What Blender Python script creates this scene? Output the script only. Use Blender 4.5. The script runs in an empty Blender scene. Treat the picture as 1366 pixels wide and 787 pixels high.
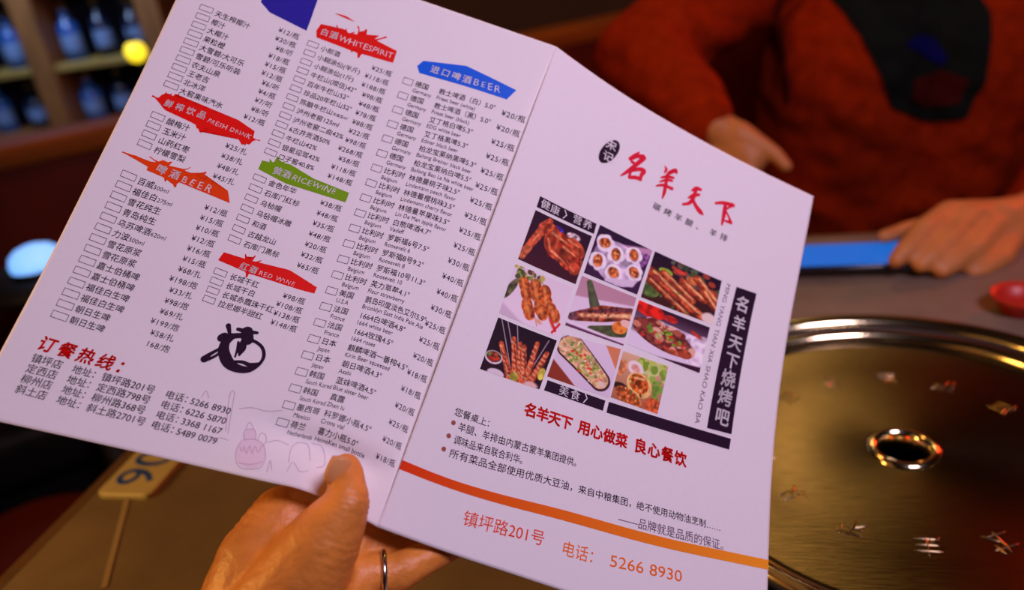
import bpy, bmesh, math, random
import numpy as np
from mathutils import Vector, Matrix, noise

S = bpy.context.scene
COL = S.collection
random.seed(7)
rng = np.random.default_rng(11)

# ------------------------------------------------------------------ camera, world, lights, exposure
cam = bpy.data.objects.new('camera', bpy.data.cameras.new('camera'))
COL.objects.link(cam)
cam.matrix_world = Matrix(((0.99051, 0.13744, 0.0, 0.0),
                           (-0.05809, 0.41861, -0.90631, 0.0),
                           (-0.12457, 0.89771, 0.42262, 1.15),
                           (0, 0, 0, 1)))
cam.data.sensor_width = 36.0
cam.data.lens = 36.0 * 1050 / 1366
cam.data.clip_start = 0.02
cam.data.dof.use_dof = True
cam.data.dof.focus_distance = 0.415
cam.data.dof.aperture_fstop = 4.0
S.camera = cam

w = bpy.data.worlds.new('world')
S.world = w
w.use_nodes = True
w.node_tree.nodes['Background'].inputs[0].default_value = (0.20, 0.10, 0.07, 1)
w.node_tree.nodes['Background'].inputs[1].default_value = 0.06

S.view_settings.view_transform = 'Standard'
S.view_settings.look = 'None'
S.view_settings.exposure = 0.0
S.view_settings.gamma = 1.0
S.view_settings.use_curve_mapping = False


def area(name, loc, target, size, power, color):
    l = bpy.data.lights.new(name, 'AREA')
    l.shape = 'DISK'
    l.size = size
    l.energy = power
    l.color = color
    o = bpy.data.objects.new(name, l)
    COL.objects.link(o)
    o.location = loc
    o.rotation_euler = (Vector(target) - Vector(loc)).to_track_quat('-Z', 'Y').to_euler()
    return o


area('pink_ceiling_lamp', (0.56, -0.12, 1.86), (0.05, 0.42, 0.98), 0.40, 10.6, (1.0, 0.745, 0.985))
area('warm_side_lamp', (-0.85, 0.29, 1.06), (-0.05, 0.30, 0.86), 0.20, 3.5, (1.0, 0.50, 0.11))
area('warm_lamp_over_table', (0.95, 2.5, 2.35), (0.35, 0.6, 0.75), 0.16, 3.2, (1.0, 0.66, 0.22))
area('warm_fill_over_booth', (-0.35, 1.25, 2.3), (-0.1, 1.5, 0.9), 0.3, 5.0, (1.0, 0.42, 0.10))  # unseen warm fill added to light the bench and shelf posts
area('bar_shelf_blue_fill', (-1.35, 2.30, 1.75), (-1.35, 2.9, 0.95), 0.5, 14.0, (0.42, 0.60, 1.0))  # blue fill added to brighten the bottles, stands for no real fitting
area('red_light_right', (1.55, 1.35, 1.30), (0.35, 0.55, 0.75), 0.22, 5.5, (1.0, 0.05, 0.015))  # unseen red light placed to redden the right side of the lid

# ------------------------------------------------------------------ materials


def srgb(r, g, b):
    def f(c):
        c /= 255.0
        return c / 12.92 if c <= 0.04045 else ((c + 0.055) / 1.055) ** 2.4
    return (f(r), f(g), f(b))


def mat(name, col, rough=0.6, metal=0.0, var=0.12, scale=30.0, bump=0.0, emit=None, estr=1.0, stretch=None,
        sss=0.0, vcol=False, spec=0.5, bscale=None):
    m = bpy.data.materials.new(name)
    m.use_nodes = True
    nt = m.node_tree
    N = nt.nodes
    p = N['Principled BSDF']
    p.inputs['Roughness'].default_value = rough
    p.inputs['Metallic'].default_value = metal
    p.inputs['Specular IOR Level'].default_value = spec
    tc = N.new('ShaderNodeTexCoord')
    mp = N.new('ShaderNodeMapping')
    nt.links.new(tc.outputs['Object'], mp.inputs['Vector'])
    if stretch:
        mp.inputs['Scale'].default_value = stretch
    if vcol:
        a = N.new('ShaderNodeVertexColor')
        a.layer_name = 'Print'
        nt.links.new(a.outputs['Color'], p.inputs['Base Color'])
    else:
        nz = N.new('ShaderNodeTexNoise')
        nz.inputs['Scale'].default_value = scale
        nz.inputs['Detail'].default_value = 4
        nt.links.new(mp.outputs['Vector'], nz.inputs['Vector'])
        cr = N.new('ShaderNodeValToRGB')
        cr.color_ramp.elements[0].position = 0.3
        cr.color_ramp.elements[1].position = 0.7
        c0 = tuple(max(0, x * (1 - var)) for x in col)
        c1 = tuple(min(1, x * (1 + var)) for x in col)
        cr.color_ramp.elements[0].color = (*c0, 1)
        cr.color_ramp.elements[1].color = (*c1, 1)
        nt.links.new(nz.outputs['Fac'], cr.inputs['Fac'])
        nt.links.new(cr.outputs['Color'], p.inputs['Base Color'])
    if bump:
        nb = N.new('ShaderNodeTexNoise')
        nb.inputs['Scale'].default_value = bscale or scale * 2
        nb.inputs['Detail'].default_value = 3
        nt.links.new(mp.outputs['Vector'], nb.inputs['Vector'])
        b = N.new('ShaderNodeBump')
        b.inputs['Strength'].default_value = bump
        b.inputs['Distance'].default_value = 0.002
        nt.links.new(nb.outputs['Fac'], b.inputs['Height'])
        nt.links.new(b.outputs['Normal'], p.inputs['Normal'])
    if emit:
        p.inputs['Emission Color'].default_value = (*emit, 1)
        p.inputs['Emission Strength'].default_value = estr
    if sss:
        p.inputs['Subsurface Weight'].default_value = sss
        p.inputs['Subsurface Radius'].default_value = (0.006, 0.002, 0.001)
        p.inputs['Subsurface Scale'].default_value = 1.0
    return m


M = {}
M['paper'] = mat('paper', (0.84, 0.82, 0.86), 0.65, spec=0.2, var=0.01, scale=400)
M['ink'] = mat('black_ink', srgb(42, 20, 44), 0.6, var=0.05, spec=0.1)
M['grey_ink'] = mat('grey_ink', srgb(105, 88, 105), 0.5, var=0.05)
M['faint_ink'] = mat('faint_ink', srgb(186, 158, 180), 0.5, var=0.03)
M['tint_ink'] = mat('pale_tint_ink', srgb(232, 214, 228), 0.6, var=0.03, spec=0.1)
M['white_ink'] = mat('white_print', (0.9, 0.88, 0.92), 0.5, var=0.01)
M['red_ink'] = mat('red_ink', srgb(232, 12, 4), 0.5, var=0.04, spec=0.2)
M['crimson_ink'] = mat('crimson_ink', srgb(226, 22, 56), 0.45, var=0.04, spec=0.2)
M['orange_ink'] = mat('orange_ink', srgb(234, 66, 6), 0.45, var=0.04, spec=0.2)
M['amber_ink'] = mat('amber_ink', srgb(246, 116, 26), 0.45, var=0.04, spec=0.2)
M['green_ink'] = mat('green_ink', srgb(118, 168, 0), 0.45, var=0.04, spec=0.2)
M['blue_ink'] = mat('blue_ink', srgb(0, 96, 232), 0.45, var=0.04, spec=0.2)
M['navy_ink'] = mat('navy_ink', srgb(42, 34, 160), 0.45, var=0.04, spec=0.2)
M['brown_ink'] = mat('brown_ink', srgb(150, 60, 40), 0.45, var=0.04)
M['photo'] = mat('photo_print', (1, 1, 1), 0.6, vcol=True, spec=0.12)
M['skin'] = mat('skin', (0.64, 0.225, 0.036), 0.48, var=0.2, scale=38, bump=0.5, bscale=190, sss=0.08)
M['nail'] = mat('nail', (0.66, 0.30, 0.11), 0.5, spec=0.25, var=0.05)
M['silver'] = mat('silver', (0.8, 0.75, 0.68), 0.2, 1.0, var=0.03)
M['skin_far'] = mat('skin_far', (0.52, 0.19, 0.05), 0.55, var=0.12, scale=30)
M['hoodie'] = mat('hoodie_fabric', (0.27, 0.018, 0.001), 0.95, var=0.2, scale=60, bump=0.2, spec=0.05)
M['dark_print'] = mat('dark_print', (0.008, 0.010, 0.009), 0.9, var=0.2, spec=0.03)
M['blue_print'] = mat('blue_print', (0.004, 0.004, 0.07), 0.9, var=0.2, spec=0.03)
M['maroon_print'] = mat('maroon_print', (0.05, 0.005, 0.004), 0.9, var=0.2, spec=0.03)
M['trousers'] = mat('dark_trousers', (0.015, 0.015, 0.02), 0.9)
M['shoe'] = mat('shoe_leather', (0.02, 0.018, 0.016), 0.5)
M['hair'] = mat('black_hair', (0.012, 0.009, 0.008), 0.6, stretch=(1, 1, 0.2))
M['steel'] = mat('brushed_steel', (0.125, 0.085, 0.045), 0.27, 1.0, var=0.2, scale=60, bump=0.06, stretch=(1, 14, 1), bscale=60)
_n = M['steel'].node_tree
_t = _n.nodes.new('ShaderNodeTangent')
_t.direction_type = 'RADIAL'
_t.axis = 'Z'
_n.nodes['Principled BSDF'].inputs['Anisotropic'].default_value = 0.6
_n.links.new(_t.outputs[0], _n.nodes['Principled BSDF'].inputs['Tangent'])
M['rim'] = mat('polished_rim', (0.86, 0.76, 0.48), 0.14, 1.0, var=0.03)
M['mark'] = mat('pressed_steel', (0.42, 0.33, 0.19), 0.25, 1.0, var=0.1)
M['well'] = mat('dark_well', (0.03, 0.02, 0.015), 0.6, 0.3)
M['tabletop'] = mat('grey_stone_tabletop', (0.17, 0.125, 0.095), 0.5, var=0.2, scale=14, bump=0.05)
M['tableedge'] = mat('brown_edge_trim', (0.11, 0.055, 0.025), 0.5)
M['iron'] = mat('dark_iron', (0.02, 0.018, 0.017), 0.5, 0.6)
M['plate'] = mat('cream_plastic', (0.50, 0.44, 0.28), 0.45, var=0.06)
M['plate_blue'] = mat('blue_digit', (0.012, 0.07, 0.55), 0.5, spec=0.2, var=0.05)
M['pale_strip'] = mat('pale_strip', (0.34, 0.26, 0.19), 0.5)
M['phone_body'] = mat('black_glass', (0.012, 0.012, 0.02), 0.2)
M['screen'] = mat('lit_blue_screen', (0.005, 0.02, 0.08), 0.3, spec=0.15, emit=(0.012, 0.145, 0.62), estr=0.9)
M['red_plastic'] = mat('red_plastic', (0.45, 0.02, 0.01), 0.4)
M['couch'] = mat('dark_red_leather', (0.10, 0.010, 0.002), 0.6, var=0.25, scale=8, bump=0.15, spec=0.15)
M['couch_trim'] = mat('orange_brown_wood', (0.26, 0.065, 0.006), 0.5, spec=0.1, var=0.2, stretch=(1, 8, 8), scale=6)
M['wood'] = mat('dark_brown_wood', (0.22, 0.085, 0.02), 0.5, var=0.3, stretch=(6, 6, 1), scale=8)
M['wall'] = mat('brown_wall', (0.15, 0.062, 0.018), 0.7, var=0.12, scale=4)
M['floor'] = mat('dark_floor', (0.010, 0.009, 0.009), 0.8, var=0.3, scale=5, spec=0.1)
M['ceiling'] = mat('dark_ceiling', (0.03, 0.02, 0.016), 0.8, var=0.1, scale=3)
M['cabinet_back'] = mat('dark_blue_cabinet_back', (0.008, 0.012, 0.035), 0.4)
M['bottle_blue'] = mat('glowing_blue_glass', (0.02, 0.08, 0.28), 0.12, emit=(0.02, 0.08, 0.30), estr=0.10)  # slight emission puts a blue sheen of light into the glass
M['bottle_dark'] = mat('dark_glass', (0.012, 0.020, 0.05), 0.10)
M['bottle_green'] = mat('green_glass', (0.015, 0.06, 0.05), 0.10)
M['bottle_label'] = mat('pale_bottle_label', (0.14, 0.22, 0.38), 0.6, var=0.2)
M['cap'] = mat('gold_cap', (0.5, 0.35, 0.08), 0.3, 0.8)
M['yellow_glow'] = mat('yellow_lamp_glow', (0.9, 0.7, 0.05), 0.4, emit=(1.0, 0.72, 0.02), estr=1.6)
M['blue_glow'] = mat('blue_white_glow', (0.5, 0.7, 0.95), 0.4, emit=(0.14, 0.42, 1.0), estr=1.3)
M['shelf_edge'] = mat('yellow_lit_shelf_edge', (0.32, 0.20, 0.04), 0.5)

# ------------------------------------------------------------------ object helpers


def link(name, me, parent=None, mats=()):
    o = bpy.data.objects.new(name, me)
    COL.objects.link(o)
    for m in mats:
        me.materials.append(M[m] if isinstance(m, str) else m)
    if parent:
        o.parent = parent
    return o


def tag(o, label, cat, group=None):
    o['label'] = label
    o['category'] = cat
    if group:
        o['group'] = group
    return o


def thing(name, loc, label, cat, rz=0.0, group=None, rot=None):
    o = bpy.data.objects.new(name, None)
    COL.objects.link(o)
    o.empty_display_size = 0.02
    o.location = loc
    o.rotation_euler = rot if rot else (0, 0, rz)
    return tag(o, label, cat, group)


def struct(o):
    o['kind'] = 'structure'
    return o


def from_bm(name, bm, mats, parent=None, smooth=True, autosmooth=None):
    bmesh.ops.recalc_face_normals(bm, faces=bm.faces[:])
    me = bpy.data.meshes.new(name)
    bm.to_mesh(me)
    bm.free()
    for p in me.polygons:
        p.use_smooth = smooth
    return link(name, me, parent, mats)


def box_bm(sx, sy, sz, c=(0, 0, 0), bev=0.0, seg=2, bm=None):
    t = bmesh.new()
    bmesh.ops.create_cube(t, size=1)
    for v in t.verts:
        v.co = Vector((v.co.x * sx + c[0], v.co.y * sy + c[1], v.co.z * sz + c[2]))
    if bev:
        bmesh.ops.bevel(t, geom=t.edges[:], offset=bev, segments=seg, affect='EDGES', profile=0.5)
    if bm is None:
        return t
    me = bpy.data.meshes.new('tmp')
    t.to_mesh(me)
    t.free()
    bm.from_mesh(me)
    bpy.data.meshes.remove(me)
    return bm


def lathe_bm(profile, n=48, bm=None, c=(0, 0, 0), mi=0):
    """profile of (r, z) turned about z"""
    bm = bm or bmesh.new()
    rings = []
    for r, z in profile:
        if r < 1e-6:
            rings.append([bm.verts.new((c[0], c[1], c[2] + z))])
        else:
            rings.append([bm.verts.new((c[0] + r * math.cos(2 * math.pi * k / n), c[1] + r * math.sin(2 * math.pi * k / n), c[2] + z)) for k in range(n)])
    for a, b in zip(rings[:-1], rings[1:]):
        for k in range(n):
            q = [a[k % len(a)], a[(k + 1) % len(a)], b[(k + 1) % len(b)], b[k % len(b)]]
            u = []
            for x in q:
                if x not in u:
                    u.append(x)
            if len(u) > 2:
                f = bm.faces.new(u)
                f.material_index = mi
    return bm


def organic(name, chains, mats, parent=None, voxel=0.0016, smooth=6, origin=(0, 0, 0), folds=0.0):
    """one continuous skin grown over chains of (point, radius)"""
    bm = bmesh.new()
    og = Vector(origin)
    for ch in chains:
        for (a, ra), (b, rb) in zip(ch[:-1], ch[1:]):
            t = bmesh.new()
            for p, r in ((a, ra), (b, rb)):
                bmesh.ops.create_icosphere(t, subdivisions=3, radius=r, matrix=Matrix.Translation(Vector(p) - og))
            res = bmesh.ops.convex_hull(t, input=t.verts[:], use_existing_faces=False)
            dead = [v for v in res['geom_interior'] if isinstance(v, bmesh.types.BMVert)]
            t.faces.ensure_lookup_table()
            hull = set(f for f in res['geom'] if isinstance(f, bmesh.types.BMFace))
            bmesh.ops.delete(t, geom=[f for f in t.faces if f not in hull], context='FACES_ONLY')
            bmesh.ops.delete(t, geom=[v for v in t.verts if not v.link_faces], context='VERTS')
            me = bpy.data.meshes.new('tmp')
            t.to_mesh(me)
            t.free()
            bm.from_mesh(me)
            bpy.data.meshes.remove(me)
    bmesh.ops.recalc_face_normals(bm, faces=bm.faces[:])
    me = bpy.data.meshes.new('tmp')
    bm.to_mesh(me)
    bm.free()
    o = bpy.data.objects.new('tmp', me)
    COL.objects.link(o)
    r = o.modifiers.new('r', 'REMESH')
    r.mode = 'VOXEL'
    r.voxel_size = voxel
    s = o.modifiers.new('s', 'SMOOTH')
    s.factor = 0.5
    s.iterations = smooth
    dg = bpy.context.evaluated_depsgraph_get()
    m2 = bpy.data.meshes.new_from_object(o.evaluated_get(dg))
    m2.name = name
    bpy.data.objects.remove(o)
    bpy.data.meshes.remove(me)
    m2.materials.clear()
    if folds:
        for v, nrm in [(v, v.normal.copy()) for v in m2.vertices]:
            q = (v.co + og)
            f = noise.noise(Vector((q.x * 9, q.y * 9, q.z * 22 + q.x * 12))) + 0.5 * noise.noise(q * 30)
            v.co += nrm * (f * folds)
    for p in m2.polygons:
        p.use_smooth = True
    return link(name, m2, parent, mats)


# ------------------------------------------------------------------ the room
T_A = math.radians(-14)                      # the table stands turned by 14 degrees
E1 = Vector((math.cos(T_A), math.sin(T_A), 0))
E2 = Vector((-math.sin(T_A), math.cos(T_A), 0))


def plane(name, pts, m, kind=True):
    bm = bmesh.new()
    bm.faces.new([bm.verts.new(p) for p in pts])
    o = from_bm(name, bm, [m], smooth=False)
    return struct(o)


def wall(name, x0, y0, x1, y1, t=0.08, h=2.7):
    d = Vector((x1 - x0, y1 - y0, 0))
    n = Vector((-d.y, d.x, 0)).normalized() * t
    bm = bmesh.new()
    a = [Vector((x0, y0, 0)), Vector((x1, y1, 0)), Vector((x1, y1, 0)) + n, Vector((x0, y0, 0)) + n]
    lo = [bm.verts.new(p) for p in a]
    hi = [bm.verts.new(p + Vector((0, 0, h))) for p in a]
    bm.faces.new(lo)
    bm.faces.new(hi)
    for k in range(4):
        bm.faces.new([lo[k], lo[(k + 1) % 4], hi[(k + 1) % 4], hi[k]])
    return struct(from_bm(name, bm, ['wall'], smooth=False))


struct(from_bm('floor', box_bm(7.2, 6.4, 0.06, (0, 0.9, -0.03)), ['floor'], smooth=False))
struct(from_bm('ceiling', box_bm(7.2, 6.4, 0.06, (0, 0.9, 2.73)), ['ceiling'], smooth=False))
wall('wall_back', -3.4, 3.6, 3.4, 3.6)
wall('wall_right', 3.4, 3.6, 3.4, -2.2)
wall('wall_left', -3.4, -2.2, -3.4, 3.6)
wall('wall_front', 3.4, -2.2, -3.4, -2.2)

# ------------------------------------------------------------------ dining table with a round grill let in
GC = Vector((0.282, 0.482, 0.75))            # grill centre
TC = GC                                      # table centre
HX, HY = 0.667, 0.430
table = thing('dining_table', (TC.x, TC.y, 0), 'grey stone topped grill table under the menu with brown edge trim', 'table', T_A)


def square_ring(hx, hy, rad, n=96):
    out, inn = [], []
    for k in range(n):
        a = 2 * math.pi * (k + 0.5) / n
        c, s = math.cos(a), math.sin(a)
        t = min(hx / abs(c) if abs(c) > 1e-9 else 9, hy / abs(s) if abs(s) > 1e-9 else 9)
        out.append((c * t, s * t))
        inn.append((c * rad, s * rad))
    ca = [math.atan2(y, x) % (2 * math.pi) for x, y in ((hx, hy), (-hx, hy), (-hx, -hy), (hx, -hy))]
    for a, p in zip(ca, ((hx, hy), (-hx, hy), (-hx, -hy), (hx, -hy))):
        k = min(range(n), key=lambda i: abs((2 * math.pi * (i + 0.5) / n) - a))
        out[k] = p
    return out, inn


bm = bmesh.new()
out, inn = square_ring(HX, HY, 0.196)
lv = {}
for nm, z in (('t', 0.75), ('b', 0.715)):
    lv[nm + 'o'] = [bm.verts.new((x, y, z)) for x, y in out]
    lv[nm + 'i'] = [bm.verts.new((x, y, z)) for x, y in inn]
n = len(out)
for k in range(n):
    j = (k + 1) % n
    for a, b in (('to', 'ti'), ('bo', 'bi'), ('to', 'bo'), ('ti', 'bi')):
        bm.faces.new([lv[a][k], lv[a][j], lv[b][j], lv[b][k]])
from_bm('tabletop', bm, ['tabletop'], table, smooth=False)
bm = bmesh.new()
for sx, sy, c in ((0.012, 2 * HY + 0.024, (-HX - 0.006, 0, 0.732)), (0.012, 2 * HY + 0.024, (HX + 0.006, 0, 0.732)),
                  (2 * HX, 0.012, (0, HY + 0.006, 0.732)), (2 * HX, 0.012, (0, -HY - 0.006, 0.732))):
    box_bm(sx, sy, 0.038, c, 0.003, 2, bm)
from_bm('edge_trim', bm, ['tableedge'], table, smooth=False)
for sx in (-1, 1):
    for sy in (-1, 1):
        bm = box_bm(0.05, 0.05, 0.715, (sx * (HX - 0.06), sy * (HY - 0.06), 0.3575), 0.006)
        from_bm('leg', bm, ['iron'], table, smooth=False)
# thin pale strip running across the top beside the number plate
pa, pb = Vector((-0.3508, 0.5608, 0.7500)), Vector((-0.3259, 0.4505, 0.7500))
ia, ib = [Matrix.Rotation(-T_A, 3, 'Z') @ (p - Vector((TC.x, TC.y, 0))) for p in (pa, pb)]
bm = bmesh.new()
d = (ib - ia).normalized()
nn = Vector((-d.y, d.x, 0)) * 0.0022
lo = [bm.verts.new(p + Vector((0, 0, dz))) for dz in (-0.002, 0.0009) for p in (ia + nn, ib + nn, ib - nn, ia - nn)]
bm.faces.new(lo[:4])
bm.faces.new(lo[4:])
for k in range(4):
    bm.faces.new([lo[k], lo[(k + 1) % 4], lo[4 + (k + 1) % 4], lo[4 + k]])
from_bm('pale_line', bm, ['pale_strip'], table, smooth=False)

# the grill body in the table hole
grill = thing('table_grill', tuple(GC), 'round steel grill set into the right half of the grey table', 'grill', T_A)
bm = lathe_bm([(0.1955, -0.004), (0.1955, 0.003), (0.200, 0.0075), (0.2065, 0.009), (0.2125, 0.0065), (0.2145, 0.001), (0.2125, 0.0002), (0.1955, -0.004)], 128)
from_bm('outer_rim', bm, ['rim'], grill)
bm = lathe_bm([(0.1953, 0.002), (0.190, -0.006), (0.181, -0.006), (0.176, -0.012), (0.172, -0.20), (0, -0.20)], 96)
from_bm('well', bm, ['well'], grill)

lid = thing('grill_lid', (GC.x, GC.y, GC.z - 0.004), 'brushed steel disc lid with a centre hole covering the table grill', 'lid', T_A)
bm = lathe_bm([(0.024, 0.0045), (0.06, 0.0042), (0.12, 0.0036), (0.160, 0.003), (0.171, 0.004), (0.171, 0.001), (0.024, 0.001), (0.024, 0.0045)], 128)
from_bm('disc', bm, ['steel'], lid)
bm = lathe_bm([(0.1700, 0.000), (0.1698, 0.005), (0.1725, 0.010), (0.1775, 0.0115), (0.1815, 0.008), (0.182, 0.001), (0.1700, 0.000)], 128)
from_bm('edge_rim', bm, ['rim'], lid)
bm = lathe_bm([(0.0175, -0.010), (0.0180, 0.003), (0.0200, 0.0070), (0.0232, 0.0072), (0.0262, 0.0048), (0.0262, 0.0020), (0.0175, -0.010)], 64)
from_bm('hole_collar', bm, ['rim'], lid)


def stroke_ridge(bm, p, q, r, z):
    p, q = Vector((*p, z)), Vector((*q, z))
    d = q - p
    if d.length < 1e-5:
        return
    m = Matrix.Translation((p + q) / 2) @ d.to_track_quat('X', 'Z').to_matrix().to_4x4() @ Matrix.Diagonal((d.length / 2 + r, r, r * 0.9, 1))
    bmesh.ops.create_uvsphere(bm, u_segments=12, v_segments=8, radius=1.0, matrix=m)


r2 = random.Random(5)
for k in range(14):
    a = 2 * math.pi * k / 14 + 0.13
    bm = bmesh.new()
    rad = Vector((math.cos(a), math.sin(a)))
    tan = Vector((-rad.y, rad.x))
    pat = [((-.9, .5), (.9, .6)), ((-.8, -.1), (.7, 0)), ((0, 1), (-.05, -1)), ((-.1, 0), (-.9, -.9)), ((.1, 0), (.9, -.8)), ((-.9, -.7), (.8, -.6)), ((.5, 1), (.6, .2))]
    for (x0, y0), (x1, y1) in r2.sample(pat, 5):
        s = 0.0095
        p = rad * (0.104 + y0 * s) + tan * (-x0 * s)
        q = rad * (0.104 + y1 * s) + tan * (-x1 * s)
        stroke_ridge(bm, p, q, 0.0009, 0.0037)
    from_bm('embossed_mark', bm, ['mark'], lid)

# ------------------------------------------------------------------ number plate lying on the table
pc = (Vector((-0.3628, 0.6224, 0.7500)) + Vector((-0.3271, 0.5575, 0.7500))) / 2
sign = thing('number_plate', (pc.x, pc.y, 0.75), 'cream table number plate with blue digits by the left table edge', 'sign', T_A)
bm = bmesh.new()
w2, h2, rc = 0.027, 0.034, 0.007
ring = []
for cx_, cy_, a0 in ((w2 - rc, h2 - rc, 0), (-w2 + rc, h2 - rc, 90), (-w2 + rc, -h2 + rc, 180), (w2 - rc, -h2 + rc, 270)):
    for k in range(7):
        a = math.radians(a0 + 15 * k)
        ring.append((cx_ + rc * math.cos(a), cy_ + rc * math.sin(a)))
lo = [bm.verts.new((x, y, 0.0)) for x, y in ring]
hi = [bm.verts.new((x, y, 0.004)) for x, y in ring]
hj = [bm.verts.new((x * 0.97, y * 0.97, 0.005)) for x, y in ring]
bm.faces.new(lo)
bm.faces.new(hj)
for A_, B_ in ((lo, hi), (hi, hj)):
    for k in range(len(ring)):
        j = (k + 1) % len(ring)
        bm.faces.new([A_[k], A_[j], B_[j], B_[k]])
from_bm('plate', bm, ['plate'], sign, smooth=False)

# ------------------------------------------------------------------ glyphs of the built-in font
_fc = bpy.data.curves.new('glyph', 'FONT')
_fo = bpy.data.objects.new('glyph', _fc)
COL.objects.link(_fo)
_fc.resolution_u = 3
_gcache, _acache = {}, {}


def _mesh_of(s, bold):
    _fc.body = s
    _fc.offset = bold
    _fc.resolution_u = 3
    dg = bpy.context.evaluated_depsgraph_get()
    dg.update()
    return bpy.data.meshes.new_from_object(_fo.evaluated_get(dg))


def _xmax(s):
    m = _mesh_of(s, 0)
    x = max((v.co.x for v in m.vertices), default=0)
    bpy.data.meshes.remove(m)
    return x


_base = None


def glyph(ch):
    global _base
    if _base is None:
        _base = _xmax('一一')
    if ch not in _acache:
        if ch == ' ':
            _acache[ch] = 0.30
        elif ch == '\u3000':
            _acache[ch] = 1.0
        else:
            _acache[ch] = _xmax('一' + ch + '一') - _base
    if ch not in _gcache:
        if ch in ' \u3000':
            _gcache[ch] = (np.zeros((0, 2)), [])
        else:
            m = _mesh_of(ch, 0)
            v = np.array([tuple(x.co)[:2] for x in m.vertices]).reshape(-1, 2)
            _gcache[ch] = (v, [tuple(p.vertices) for p in m.polygons])
            bpy.data.meshes.remove(m)
    return (*_gcache[ch], _acache[ch])


def text_width(s):
    return sum(glyph(c)[2] for c in s)


def flat_digits(name, s, size, m, parent, origin, ang, thick):
    bm = bmesh.new()
    x = 0.0
    ca, sa = math.cos(ang), math.sin(ang)
    for ch in s:
        v, f, a = glyph(ch)
        vs = []
        for p in v:
            px, py = (p[0] + x) * size, (p[1] - 0.35) * size
            vs.append(bm.verts.new((origin[0] + px * ca - py * sa, origin[1] + px * sa + py * ca, origin[2])))
        for q in f:
            bm.faces.new([vs[i] for i in q])
        x += a
    g = bmesh.ops.extrude_face_region(bm, geom=bm.faces[:])
    for e in g['geom']:
        if isinstance(e, bmesh.types.BMVert):
            e.co.z += thick
    return from_bm(name, bm, [m], parent, smooth=False)


flat_digits('blue_number', '06', 0.052, 'plate_blue', sign, (-0.001, 0.0285, 0.0046), math.radians(-90), 0.0008)

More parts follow.
